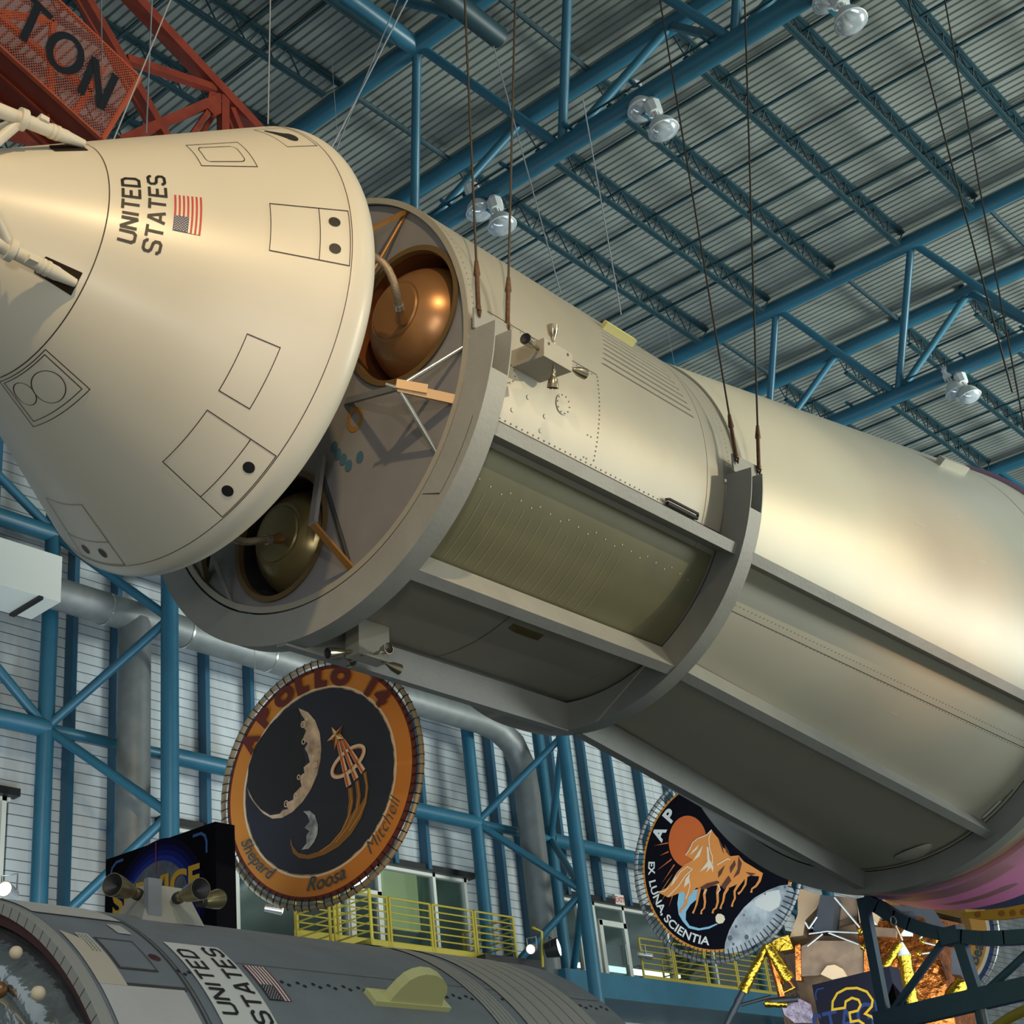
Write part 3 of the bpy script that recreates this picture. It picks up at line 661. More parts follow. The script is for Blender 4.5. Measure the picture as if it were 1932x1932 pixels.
# thruster quads: each a thing bolted to the skin, kept as parts of the module
def quad(dt, ro=2.3):
    T = lambda s, r, t: SP(s, r, t+dt)
    q = MB(); q.hexa([T(.55, 1.95, -12), T(.92, 1.95, -12), T(.92, 1.95, -7.4), T(.55, 1.95, -7.4), T(.55, ro, -11.8), T(.92, ro, -11.8), T(.92, ro, -7.6), T(.55, ro, -7.6)])
    hb = q.build('thruster_housing', smm, sm)
    q = MB(); fn = lambda a, b: T(a, ro+.003, b)
    for a, b in ((.61, -8.4), (.86, -8.4)): q.add([fn(a+.012*math.cos(k*PI/4), b+.35*math.sin(k*PI/4)) for k in range(8)], [tuple(range(8))])
    q.build('housing_bolt', line, hb)
    for p0, p1 in ((T(.55, 2.24, -9.8), T(.30, 2.31, -10.6)), (T(.73, 2.25, -7.4), T(.71, 2.27, -2.6)), (T(.92, 2.24, -10.2), T(1.13, 2.27, -10.0)), (T(.74, 2.25, -12), T(.77, 2.23, -16.6))):
        d = (p1-p0); L = d.length; d.normalize(); u = d.cross(V((.3, .5, .8))).normalized(); w_ = d.cross(u)
        fn = lambda a, r, t: p0+d*a+(u*math.cos(rad(t))+w_*math.sin(rad(t)))*r
        MB().lathe([(-.01, .012), (.02, .012), (.03, .018), (.05, .013), (.09, .024), (L*.6, .04), (L*.85, .047), (L, .05), (L, .047), (L*.6, .036), (.09, .02)], fn, n=28).build('thruster_nozzle', nozz, hb, 50)
        MB().lathe([(L-.006, .046), (L-.02, 0)], fn, n=24).build('nozzle_bore', blk, hb)
quad(0); quad(-84.7, 2.28)
settle(sm)
# ---- adapter cone
K2 = .15
def RS(s): return 1.98+K2*(s-4)
def AS(s, t, off=.004): return SP(s, RS(s)+off, t)
sla = empty('adapter_cone', 'long pale conical adapter section widening towards the right edge', 'spacecraft')
MB().lathe([(3.99, 1.9), (3.99, 1.98)]+[(4+.5*k, RS(4+.5*k)) for k in range(1, 12)]+[(9.985, RS(9.985)), (9.99, RS(9.99)-.012), (10.01, RS(10.01)-.012), (10.015, RS(10.015)), (10.9, RS(10.9)), (10.9, 2.7)], SP, n=180).build('hull', slam, sla, 30)
seams([('s', -45.5, 4.2, 9.95, .006), ('c', 9.96, -56, -112, .012)], AS, line, sla, 2.4)
q = MB()
for t in (-43.6, -45.6): dots(q, [(4.25+.062*k, t-.4*(k*.062)/5) for k in range(90)], .006, AS)
dots(q, [(9.93, -58-.55*k) for k in range(90)], .008, AS); q.build('rivet_pattern', mat('rivet_brown', srgb(134, 118, 92), .6), sla)
q = MB(); cline(q, 9.9, -60, -66, .05, lambda a, b: AS(a, b, .012), 8); q.build('white_tape', whitet, sla)
q = MB(); q.lathe([(0, .26), (.03, .24), (.07, .14), (.08, 0)], lambda a, r, t: SP(9.75+r*.6*math.cos(rad(t)), RS(9.75)+a, -85+math.degrees(r/2.85)*math.sin(rad(t))), n=32); q.build('blister_fairing', slam, sla, 40)
q = MB(); q.hexa([SP(8.75, RS(8.75)-.02, 33), SP(9.35, RS(9.35)-.02, 33), SP(9.35, RS(9.35)-.02, 35), SP(8.75, RS(8.75)-.02, 35), SP(8.75, RS(8.75)+.11, 33), SP(9.35, RS(9.35)+.1, 33), SP(9.35, RS(9.35)+.1, 35), SP(8.75, RS(8.75)+.11, 35)]); q.build('umbilical_box', slam, sla)
q = MB()
for s0, t0, L, a in ((8.0, 8, .12, -1), (7.0, 0, .2, 1), (8.2, -4, .14, -1), (6.2, -72, .5, .6), (8.4, -100, .5, .7), (7.2, -52, .12, 0)):
    strip(q, [(s0+L*k/6, t0+(math.sin(k/6*3)*1.6*a)) for k in range(7)], .02, lambda x, y: AS(x, y, .004)) if False else sline(q, t0, s0, s0+L, .006, AS)
q.build('scratch_mark', whitet, sla)
settle(sla)
stg = empty('rocket_stage', 'rocket stage section lit purple under the rear end of the adapter, lower right edge', 'spacecraft')
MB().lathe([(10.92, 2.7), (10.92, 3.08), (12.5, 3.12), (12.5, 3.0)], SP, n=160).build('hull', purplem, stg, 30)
MB().lathe([(12.52, 3.0), (13.6, 3.0), (13.6, 2.6), (12.52, 2.6)], SP, n=160).build('aft_ring', navy, stg, 30)
q = MB(); 
for t in (-70, -71.2): q.add([SP(12.3+.02*math.cos(k), 3.125, t+.4*math.sin(k)) for k in range(6)], [tuple(range(6))])
q.build('bolt_head', dark, stg); settle(stg)
# ---- steel cradle that carries the craft
cr = empty('hanging_cradle', 'grey steel carrying cradle of rings and beams wrapped under the hanging craft', 'cradle')
def ring(s0, s1, ri, ro, nm='front', t1=-9, tf=-19.5):
    for s in (s0, s1):
        MB().lathe([(s-.006, ri), (s-.006, ro), (s+.006, ro), (s+.006, ri), (s-.006, ri)], SP, -171, t1, 110).build('ring_web', cradm, cr, 30)
    MB().lathe([(s0-.008, ro), (s1+.008, ro), (s1+.008, ro-.014), (s0-.008, ro-.014), (s0-.008, ro)], SP, -171, tf, 110).build('ring_flange', cradm, cr, 30)
ring(0, .2, 1.972, 2.25); ring(3.77, 3.97, 1.975, 2.26); ring(10.03, 10.25, 2.9, 3.17, t1=-5, tf=-20)
for s0, s1 in ((-.02, .4), (3.74, 4.17)):   # lug plates the cables are pinned to
    rr = 2.02 if s0 < 1 else 2.06
    MB().hexa([SP(s0, rr, -9), SP(s1, rr+.02, -9), SP(s1, rr+.04, -9), SP(s0, rr+.02, -9), SP(s0, rr, -3.6), SP(s1, rr+.02, -3.6), SP(s1, rr+.04, -3.6), SP(s0, rr+.02, -3.6)]).build('lug_plate', cradm, cr)
def cbeam(s0, r0, t0, s1, r1, t1, wd, dep):
    p = SP(s0, r0-dep/2, t0); q = SP(s1, r1-dep/2, t1); up = SP(0, 1, (t0+t1)/2)-O; up.x = 0
    MB().beam(p, q, wd, dep, up).build('cradle_beam', cradm, cr)
cbeam(.2, 2.2, -30.4, 3.77, 2.2, -30.4, .11, .22); cbeam(.2, 2.25, -65.6, 3.77, 2.25, -65.3, .11, .27); cbeam(-.0, 2.27, -101.5, 3.77, 2.27, -101.5, .12, .28)
cbeam(3.97, 2.26, -30.9, 10.3, 3.14, -35.2, .11, .22); cbeam(3.97, 2.26, -65.3, 10.25, 3.1, -68, .11, .26); cbeam(3.97, 2.27, -100.5, 10.1, 3.12, -103.5, .13, .27)
q = MB(); 
for s in (-.008,):
    strip(q, [(2.17, -30), (2.17, -48), (2.05, -52)], .004, lambda x, y: SP(-.0075, x, y)) if False else None
q.poly([SP(-.008, 2.175, -30-.5*k) for k in range(36)]+[SP(-.008, 2.18, -47.5+.5*k) for k in range(36)]); q.poly([SP(-.008, 2.17, -47.6), SP(-.008, 2.0, -50), SP(-.008, 2.0, -50.2), SP(-.008, 2.18, -47.9)])
q.build('weld_crack', line, cr); settle(cr)
# ---- command module
cmo = empty('command_module', 'big cream white conical capsule with black outlines and a flag', 'spacecraft')
ac, rc, cr_ = .1235, 1.7836, .19
prof = [(-2.75, .0), (-2.74, .07), (-2.68, .14)]+[(a, 1.93+KT*a) for a in (-2.6, -2.2, -1.9)]+[(-1.482, 1.93-KT*1.482), (-1.478, 1.93-KT*1.478-.006), (-1.474, 1.93-KT*1.474), (-.7, 1.93-KT*.7), (0, 1.93)]
for k in range(15):
    a = 123-k*100/14; prof.append((ac+cr_*math.cos(rad(a)), rc+cr_*math.sin(rad(a))))
for k in range(1, 13):
    r = 1.858*(1-k/12); prof.append((-4.08+math.sqrt(4.76**2-r*r), r))
MB().lathe(prof, CP, n=200).build('hull', white, cmo, 25)
sc_ = lambda a, t: CS(a, t)
def cm_line(mb, pts, closed=True, wd=.008):
    N = len(pts)
    for i in range(N if closed else N-1):
        a, b = pts[i], pts[(i+1) % N]; n = max(1, int(abs(a[1]-b[1])/1.0))
        for k in range(n):
            p = (a[0]+(b[0]-a[0])*k/n, a[1]+(b[1]-a[1])*k/n); q_ = (a[0]+(b[0]-a[0])*(k+1)/n, a[1]+(b[1]-a[1])*(k+1)/n)
            P, Q = CS(*p), CS(*q_); d = (Q-P).normalized(); c = BC+AX*AX.dot(P-BC); nr = (P-c).normalized(); sd = d.cross(nr).normalized()*wd/2
            e = d*wd*.3; mb.quad(P-e-sd, Q+e-sd, Q+e+sd, P-e+sd)
def outline(name, loops, **k):
    q = MB()
    for lp in loops: cm_line(q, lp, **k)
    return q.build(name, line, cmo)
def rbox(a0, a1, t0, t1, ra=.02, rt=1.5):
    out = []
    for ca_, ct, s0 in ((a1-ra, t1-rt, 0), (a0+ra, t1-rt, 90), (a0+ra, t0+rt, 180), (a1-ra, t0+rt, 270)):
        for k in range(5): b = rad(s0+k*22.5); out.append((ca_+ra*math.cos(b), ct+rt*math.sin(b)))
    return out
def cellip(a, t, ra, rt, n=40): return [(a+ra*math.cos(2*PI*k/n), t+rt*math.sin(2*PI*k/n)) for k in range(n)]
ar = lambda t0, t1, a: [(a, t0+(t1-t0)*k/60) for k in range(61)]
outline('base_ring_line', [ar(-170, 170, .0)], closed=False); outline('apex_ring_line', [ar(-170, 170, -1.478)], closed=False, wd=.009)
outline('hatch_outline', [[(-.89, 36), (-.53, 36.5), (-.527, 20.7), (-.885, 20.9)], rbox(-.838, -.583, 23.4, 33.4, .03, 2)])
outline('thruster_panel_outline', [[(-.512, 5.2), (-.014, 5.2), (-.012, -10), (-.511, -10.2)], [(-.203, 5.2), (-.203, -10.1)]])
outline('thruster_panel_outline', [[(-.504, -56.3), (-.009, -56.3), (-.009, -75.4), (-.505, -75.3)], [(-.192, -56.3), (-.192, -75.3)]])
outline('thruster_panel_outline', [[(-.51, -128.5), (-.51, -109.4), (-.01, -109.4), (-.01, -128)], [(-.2, -109.6), (-.2, -128.5)]])
outline('thruster_panel_outline', [[(-.25, 49), (-.231, 31.7), (-.02, 31.7), (-.02, 49)]])
outline('access_panel_outline', [[(-.51, -34.1), (-.298, -34.1), (-.297, -50.4), (-.509, -50.4)]])
outline('docking_window_outline', [[(-1.455, -73.7), (-1.113, -73.7), (-1.114, -105.4), (-1.455, -105.4)], [(-1.438, -75.7), (-1.147, -75.7), (-1.147, -103.4), (-1.437, -103.4)]])
big = [p for p in cellip(-1.285, -85.5, .105, 7.3) if True]; small = [p for p in cellip(-1.325, -97.3, .08, 5.0) if not ((p[0]+1.285)/.105)**2+((p[1]+85.5)/7.3)**2 < 1]
i0 = max(range(len(small)), key=lambda i: abs(small[i][0]-small[i-1][0])+abs(small[i][1]-small[i-1][1])*.02); small = small[i0:]+small[:i0]
outline('optics_outline', [big]); outline('optics_outline', [small], closed=False)
def cdisc(a, t, ra, rt, m, name, off=.005, n=32):
    q = MB(); q.add([CS(a, t, off)]+[CS(x, y, off) for x, y in cellip(a, t, ra, rt, n)], [(0, 1+k, 1+(k+1) % n) for k in range(n)]); return q.build(name, m, cmo)
for a, t in ((-.11, 1.4), (-.109, -6.2), (-.1, -62), (-.103, -69.6), (-.108, -123), (-.108, -115.2)): cdisc(a, t, .038, 1.35, blk, 'thruster_port')
cdisc(-.125, 38.6, .04, 3.2, dark, 'thruster_port'); q = MB(); q.poly([CS(-.16, 37.5, .005), CS(-.12, 41.5, .005), CS(-.205, 47, .005), CS(-.215, 45.5, .005)]); q.build('thruster_port', dark, cmo)
# lettering
def cmtext(word, a_top, a_bot, t0, t1):
    q = MB(); block(q, word, 10, 10*(a_bot-a_top)/(1.93+KT*(a_top+a_bot)/2)/rad(t1-t0)*1.19, .18, lambda x, y: None) if False else None
    rm = 1.93+KT*(a_top+a_bot)/2; W = rad(t1-t0)*rm; H = (a_bot-a_top)/math.cos(rad(33)); ca = math.cos(rad(33))
    block(q, word, W, H, .155, lambda x, y: CS(a_bot-y*ca, t0+math.degrees(x/rm), .005)); return q.build('lettering', blk, cmo)
cmtext('UNITED', -1.408, -1.292, -19.2, 12.4); cmtext('STATES', -1.252, -1.137, -20.6, 14.4)
def flag(fn, a0, a1, t0, t1, ac_, tc, parent, mr, mb_, ms, white_bg=None):
    q = MB(); n = 6
    def cell(x0, x1, y0, y1, mi, o=0):
        for k in range(n):
            a = y0+(y1-y0)*k/n; b = y0+(y1-y0)*(k+1)/n; q.quad(fn(x0, a, .005+o), fn(x1, a, .005+o), fn(x1, b, .005+o), fn(x0, b, .005+o), mi)
    for k in range(13):
        x0 = a0+(a1-a0)*k/13; x1 = a0+(a1-a0)*(k+1)/13
        cell(x0, x1, t0 if x0 > ac_-.001 else tc, t1, 0 if k % 2 == 0 else 1)
    cell(a0, ac_, t0, tc, 2)
    for i in range(9):
        for j in range(6 if i % 2 == 0 else 5):
            x = a0+(ac_-a0)*(i+1)/10; y = t0+(tc-t0)*((j+.5+(0 if i % 2 == 0 else .5))/6); r = (ac_-a0)*.035; ry = abs(tc-t0)*.032
            q.add([fn(x+r*math.cos(2*PI*k/5), y+ry*math.sin(2*PI*k/5), .007) for k in range(5)], [tuple(range(5))], 1)
    return q.build('flag_marking', [mr, ms, mb_], parent)
flag(lambda a, t, o: CS(a, t, o), -1.097, -.931, -10, 4.9, -1.007, -4.0, cmo, redst, flagb, white)
# escape tower leg wells and legs
for t0, t1, a0, a1 in ((-48, -37.2, -1.76, -1.517), (35.4, 48.6, -1.73, -1.527)):
    q = MB(); N = 6
    inn = lambda a, t: CP(a, 1.93+KT*a-.0, t)
    pts = [(a0, t0+1), (a1, t0), (a1, t1), (a0+.02, t1), (a0-.01, (t0+t1)/2)]
    q.poly([CS(*p, .006) for p in pts]); q.build('tower_leg_well', mat('well_dark', srgb(52, 42, 34), .8), cmo)
settle(cmo)
def leg(t, lab, up):
    r = empty('escape_tower_leg', lab, 'tower leg', 'escape tower legs on the capsule nose')
    f = CP(-1.56, .955, t); g = CP(-2.95, .74, t); d = (g-f).normalized()
    MB().path([f-d*.02, f+d*.10, f+d*.13, f+d*.45, g], [.032, .046, .052, .052, .058], 20).build('main_tube', white, r, 40)
    for k, rr in ((.2, .058), (.24, .058), (.47, .068), (.8, .066)): MB().path([f+d*(k-.012), f+d*(k+.012)], rr, 20).build('collar', white, r, 40)
    MB().path([f+d*.45, f+d*.50], .082, 20).build('node_ring', white, r, 40)
    for k in (.34, .93):
        n_ = (f-(BC+AX*AX.dot(f-BC))).normalized(); c = f+d*k+n_*.05; MB().box(c, (.035, .035, .02)).build('bolt_lug', white, r)
    b0 = f+d*.47
    tg = ((-25, 378), (-30, 470)) if not up else ((-25, 283), (-25, 250))
    for i_, (tu, tv) in enumerate(tg): MB().path([b0, aD(tu, tv, b0.length*(.99 if i_ == 0 else 1.03))], .04 if i_ == 0 else .03, 16).build('cross_tube', white, r, 40)
    return settle(r)
leg(-42.5, 'white escape tower leg set in the dark well on the camera side of the capsule', False); leg(41, 'white escape tower leg at the top left of the capsule nose', True)

# ================================================================== CABLES
def plumb_top(u, v, F, zt_):
    """point on the ray where it passes nearest the vertical through F, extended to the roof"""
    d = ray(u, v); t = (F.x*d.x+F.y*d.y)/(d.x**2+d.y**2); p = d*t; k = (zt_-F.z)/max(.5, p.z-F.z); return F+(p-F)*k
def cable(F, top, lab, r=.011, tb=True, group='wire ropes carrying the hanging craft'):
    T = plumb_top(top[0], top[1], F, 18.4)
    c = empty('hanging_cable', lab, 'cable', group); d = (T-F).normalized()
    MB().path([F+d*(.45 if tb else 0), T], r, 6).build('wire_rope', wirem if tb else thinw, c, 60)
    if tb:
        MB().path([F, F+d*.03, F+d*.05, F+d*.34, F+d*.36, F+d*.5], [.014, .026, .02, .02, .03, .016], 10).build('turnbuckle', rust, c, 40)
        MB().path([F+d*.0+V((0, .02, 0)), F-d*.05+V((.015, 0, 0)), F+V((.0, -.02, 0))], .014, 8).build('shackle', rust, c, 60)
    return settle(c)
cable(SP(.02, 2.05, -4.2), (877, 0), 'left wire rope of the pair lifting the front cradle ring'); cable(SP(.38, 2.05, -4.0), (972, 0), 'right wire rope of the pair lifting the front cradle ring')
cable(SP(3.77, 2.1, -5), (1245, 0), 'left wire rope of the pair lifting the rear cradle ring'); cable(SP(4.15, 2.12, -5), (1405, 0), 'right wire rope of the pair lifting the rear cradle ring')
cable(SP(-.02, 2.0, 176), (768, 0), 'wire rope on the far side of the module, left of its twin', .011, False); cable(SP(.38, 2.0, 176), (750, 0), 'wire rope on the far side of the module, crossing its twin', .008, False)
cable(CP(-.1, 1.9, 52), (510, 0), 'thin wire rising from the top edge of the capsule', .006, False, 'thin wires holding the capsule')
cable(CP(-1.0, 1.3, 75), (322, 0), 'thin wire rising behind the capsule by the flag', .006, False, 'thin wires holding the capsule')
for p, q, X, lab in (((931, 87), (1058, 554), 12, 'thin wire slanting down behind the hanging module, left one'), ((1100, 188), (1172, 594), 13, 'thin wire slanting down behind the hanging module, right one'),
                     ((1703, -40), (1910, 740), 19, 'long dark wire crossing the roof at the right, left one'), ((1775, -40), (1950, 900), 19, 'long dark wire crossing the roof at the right, right one'),
                     ((190, -30), (194, 235), 8, 'thin wire in front of the red tower, left one'), ((288, -30), (276, 250), 8, 'thin wire in front of the red tower, right one')):
    a, b = aX(p[0], p[1], X-1), aX(q[0], q[1], X)
    b2 = b
    o = MB().path([a, b2], .008 if X < 15 else .014, 6).build('hanging_wire', wirem if X > 15 else thinw, None, 60); recenter(o); tag(o, lab, 'cable')

# ================================================================== RED TOWER
def rt_(u, v, Y=12.2): return aY(u, v, Y)
tw = empty('red_tower', 'tall red lattice service tower rising behind the capsule at the upper left', 'tower')
def bar(p, q, wd, Y0_=12.2, Y1_=12.2, m=redp, nm='tower_member', flange=True):
    a, b = rt_(*p, Y0_), rt_(*q, Y1_); k = (a+b).length/2/FP; s = wd*k; q_ = MB(); up = (0, 1, 0)
    q_.beam(a, b, s, s*.9, up); 
    return q_.build(nm, m, tw)
bar((165, -160+0), (170, 5), 18) if False else None
d1 = ((95, -120), (330, 290)); d2 = ((120, -145), (560, 325))
bar(*d1, 17); bar(*d2, 22); bar((76, -120), (312, 290), 8, 12.6, 12.6); bar((112, -128), (548, 330), 7, 12.5, 12.5)
bar((238, 112), (404, 168), 15); bar((410, 188), (225, 268), 17); bar((400, 200), (350, 272), 10); bar((412, 205), (366, 272), 8, 12.5, 12.5); bar((421, 185), (421, 290), 17); bar((436, 205), (470, 290), 12); bar((425, 200), (450, 290), 8, 12.6, 12.6)
bar((70, 180), (82, 290), 9, 13, 13); bar((-40, 215), (22, 168), 14, 13, 13); bar((-20, 245), (80, 270), 16, 13, 13); bar((60, 250), (140, 300), 9, 13, 13); bar((-60, 60), (60, 250), 9, 14, 14)
g = [rt_(u, v, 12.15) for u, v in ((396, 172), (424, 178), (430, 210), (405, 218), (388, 200))]; q = MB(); q.poly(g); q.poly([p+V((0, .03, 0)) for p in g][::-1]); q.build('gusset_plate', redp, tw); settle(tw)
# sign on the tower
SA = aY(195, 262, 11.0); su = V((-.9325, 0, .3615)); sv = V((.3615, 0, .9325)); SH = 1.38; SLN = 4.2
def S2D(u, v): p = aY(u, v, 11.0)-SA; return (-(p.dot(su)), p.dot(sv))
def SG(x, y, o=0): return SA-su*x+sv*y+V((0, -o, 0))
sg = empty('perforated_sign', 'orange perforated metal sign with black letters TON on the red tower', 'sign')
def uvquad(name, pts, uvs, m, parent):
    me = bpy.data.meshes.new(name); me.from_pydata([tuple(p) for p in pts], [], [(0, 1, 2, 3)]); ul = me.uv_layers.new(name='UVMap')
    for i, u_ in enumerate(uvs): ul.data[i].uv = u_
    me.materials.append(m); o = bpy.data.objects.new(name, me); C.objects.link(o); o.parent = parent; return o
ph = .036
uvquad('perforated_panel', [SG(-SLN, 0), SG(0, 0), SG(0, SH), SG(-SLN, SH)], [(0, 0), (SLN/ph, 0), (SLN/ph, SH/ph/1.732), (0, SH/ph/1.732)], perf, sg)
q = MB()
for x0, y0, x1, y1, w_ in ((-SLN, SH, 0, SH, .02), (0, 0, 0, SH, .05), (-SLN, 0, 0, 0, .02)):
    a, b = SG(x0, y0, -.03), SG(x1, y1, -.03); q.beam(a, b, .05, w_*1.2, sv if y0 == y1 else su)
q.build('sign_edge', redm, sg)
q = MB()
for x0, y0, x1, y1 in ((-1.1, SH, -.55, 0), (-2.3, 0, -1.1, SH), (-2.3, SH*.5, -.3, SH*.62), (-.35, .0, -.35, SH), (-3.2, SH, -2.3, 0)): q.beam(SG(x0, y0, -.3), SG(x1, y1, -.3), .07, .07, (0, 1, 0))
q.build('back_brace', redm, sg)
q = MB(); q.hexa([SG(-SLN, 0, -.62), SG(0, 0, -.62), SG(0, 0, -.02), SG(-SLN, 0, -.02), SG(-SLN, .14, -.62), SG(0, .14, -.62), SG(0, .02, -.02), SG(-SLN, .02, -.02)])
q.beam(SG(-SLN, -.02, -.3), SG(0, -.02, -.3), .03, .03); q.beam(SG(-SLN, -.03, -.6), SG(0, -.03, -.6), .05, .08); q.build('box_beam', redp, sg)
def sletter(ch, pl, pr, ptl, W=.4, H=.75, st=.135):
    pass
q = MB(); ff = lambda x, y: SG(x, y, .012)
def Sp(u, v): return S2D(u, v)
wd = .095
strip(q, [Sp(47, -16), Sp(97, 36)], wd, ff); strip(q, [Sp(72, 10), Sp(42, 77)], wd, lambda x, y: SG(x, y, .015))
cO = Sp(122.5, 101); strip(q, [(cO[0]+.185*math.cos(2*PI*k/40), cO[1]+.30*math.sin(2*PI*k/40)) for k in range(40)], wd, ff, True)
n0, n1, n2, n3 = Sp(151, 177), Sp(179, 111), Sp(188, 206), Sp(217, 143)
strip(q, [n0, n1], wd, ff); strip(q, [n1, n2], wd, lambda x, y: SG(x, y, .015)); strip(q, [n2, n3], wd, lambda x, y: SG(x, y, .018)); q.build('lettering', blk, sg); settle(sg)

# ================================================================== ROUND MISSION EMBLEMS
class Disc:
    def __init__(s, P, az, name, lab, rf, ox, oy, sc):
        s.P = V(P); s.n = V((-math.cos(rad(az)), -math.sin(rad(az)), 0)); s.r = V((0, 0, 1)).cross(s.n).normalized(); s.up = V((0, 0, 1)); s.rf = rf
        s.root = empty(name, lab, 'emblem', None); s.c = (ox, oy, sc); s.art = MB(); s.am = []; s.lm = mar
    def pt(s, x, y, o=0): return s.P+s.r*x+s.up*y+s.n*(.02+o*.004)
    def px(s, a, b):
        q = aP(s.c[0]+a/s.c[2], s.c[1]+b/s.c[2], s.P, s.n)-s.P; return (q.dot(s.r), q.z)
    def shape(s, loops, m, layer, px=True):
        L = [[s.px(*p) for p in lp] if px else lp for lp in loops]; vs, fs = fill2d(L)
        if m not in s.am: s.am.append(m)
        s.art.add([s.pt(a, b, layer) for a, b in vs], fs, s.am.index(m))
    def line(s, pts, wd, m, layer, closed=False, px=True):
        if m not in s.am: s.am.append(m)
        strip(s.art, [s.px(*p) for p in pts] if px else pts, wd, lambda x, y: s.pt(x, y, layer), closed, s.am.index(m))
    def disc(s, r0, r1, m, layer):
        vs, fs = fill2d([circ(0, 0, r1, 120)]+([circ(0, 0, r0, 120)] if r0 else [])); 
        if m not in s.am: s.am.append(m)
        s.art.add([s.pt(a, b, layer) for a, b in vs], fs, s.am.index(m))
    def arc(s, word, size, R, a0, top, off=0, shear=0, sx=1, sp=0):
        vs, fs = txt(word, size, off, shear, sx)
        w_ = max(a for a, b in vs); 
        def f(x, y):
            x -= w_/2
            if top: a = rad(a0)-x*(1+sp)/R; r = R+y
            else: a = rad(a0)+x*(1+sp)/R; r = R-y
            return s.pt(r*math.cos(a), r*math.sin(a), 6)
        MB().add([f(a, b) for a, b in vs], fs).build('lettering', s.lm, s.root)
    def ang(s, a, b): x, y = s.px(a, b); return math.degrees(math.atan2(y, x))
    def finish(s, rdisc, tube_m, ntie, letm):
        vs = []; R = rdisc; k = 120; q = MB()
        q.add([s.pt(R*math.cos(2*PI*i/k), R*math.sin(2*PI*i/k), -1) for i in range(k)]+[s.pt(R*math.cos(2*PI*i/k), R*math.sin(2*PI*i/k), -1)-s.n*.03 for i in range(k)],
              [tuple(range(k)), tuple(range(2*k-1, k-1, -1))]+[(i, i+k, (i+1) % k+k, (i+1) % k) for i in range(k)])
        q.build('banner_panel', s.base, s.root)
        MB().path([s.pt(s.rf*math.cos(2*PI*i/96), s.rf*math.sin(2*PI*i/96), -4) for i in range(96)], .035, 10, closed=True).build('round_tube_frame', tube_m, s.root, 60)
        q = MB()
        for i in range(ntie):
            a = 2*PI*i/ntie; q.path([s.pt((rdisc-.03)*math.cos(a), (rdisc-.03)*math.sin(a), 2), s.pt(s.rf*math.cos(a+.01), s.rf*math.sin(a+.01), 6), s.pt((s.rf+.045)*math.cos(a+.01), (s.rf+.045)*math.sin(a+.01), -4)], .008, 5)
        q.build('lacing', darkm, s.root)
        s.art.build('artwork', s.am, s.root)
        for sd_ in (-1, 1):
            a_ = s.pt(sd_*s.rf*.62, s.rf*.78, -4); MB().tube(a_, V((a_.x, a_.y, 17.9)), .004, n=5).build('hanging_wire', thinw, s.root)
        settle(s.root)
e = Disc((12.57659, 13.29203, 6.13526), 9, 'mission_emblem', 'round gold rimmed emblem with moon, star and words APOLLO 14, laced in a ring', 1.575, 420, 1250, 5.084)
e.base = mar
e.disc(1.16, 1.445, orange, 0); e.disc(1.175, 1.22, cream, 1); e.disc(0, 1.19, navyp, 1)
e.shape([[(740, 442), (830, 480), (900, 560), (945, 680), (960, 830), (950, 950), (920, 1080), (860, 1220), (780, 1340), (680, 1440), (580, 1495), (490, 1502), (400, 1450), (320, 1360), (270, 1280), (246, 1200), (300, 1310), (380, 1412), (470, 1470), (560, 1455), (590, 1420), (640, 1410), (620, 1350), (690, 1320), (700, 1260), (770, 1190), (750, 1100), (800, 1060), (790, 1010), (850, 960), (830, 880), (800, 830), (830, 780), (780, 740), (815, 660), (770, 600), (800, 550), (765, 500)]], moonm, 2)
for a, b, r in ((820, 548, 9), (785, 600, 22), (790, 765, 18), (745, 1105, 16), (625, 1360, 22), (715, 1285, 20), (880, 905, 8), (905, 985, 14)):
    c0 = e.px(a, b); e.line([(c0[0]+r*.0014*math.cos(k*PI/6), c0[1]+r*.0018*math.sin(k*PI/6)) for k in range(12)], .012, cream, 3, True, False)
e.shape([[(700, 445), (745, 447), (750, 560), (790, 700), (775, 850), (800, 950), (770, 1050), (760, 1180), (690, 1260), (610, 1340), (560, 1430), (470, 1450), (380, 1400), (300, 1290), (250, 1180), (262, 1000), (330, 800), (470, 600), (600, 490)]], mat('moon_night_side', srgb(38, 38, 42), .7), 2)
e.shape([[(790, 1432), (850, 1425), (900, 1470), (930, 1560), (925, 1650), (890, 1730), (840, 1790), (770, 1800), (820, 1740), (820, 1660), (850, 1620), (800, 1590), (850, 1530), (830, 1470)]], mat('patch_earth', srgb(196, 204, 206), .6, col2=srgb(110, 120, 130), vscale=9), 3)
e.shape([[(1040, 1750), (1150, 1620), (1210, 1480), (1225, 1340), (1215, 1215), (1262, 1200), (1270, 1340), (1240, 1480), (1290, 1400), (1300, 1280), (1285, 1150), (1322, 1130), (1340, 1280), (1330, 1380), (1380, 1290), (1385, 1180), (1360, 1070), (1392, 1045), (1415, 1200), (1395, 1350), (1340, 1500), (1250, 1650), (1130, 1770), (990, 1850), (850, 1890), (750, 1880), (690, 1830), (665, 1740), (670, 1690), (685, 1760), (740, 1830), (830, 1850), (930, 1820)]], goldd, 3)
for L_ in ([(1238, 1210), (1255, 1340), (1225, 1480), (1160, 1620), (1060, 1740), (950, 1820)], [(1305, 1140), (1325, 1280), (1300, 1420), (1220, 1580), (1100, 1730)], [(1378, 1060), (1402, 1200), (1385, 1340), (1330, 1470), (1230, 1620)]): e.line(L_, .012, gold, 4)
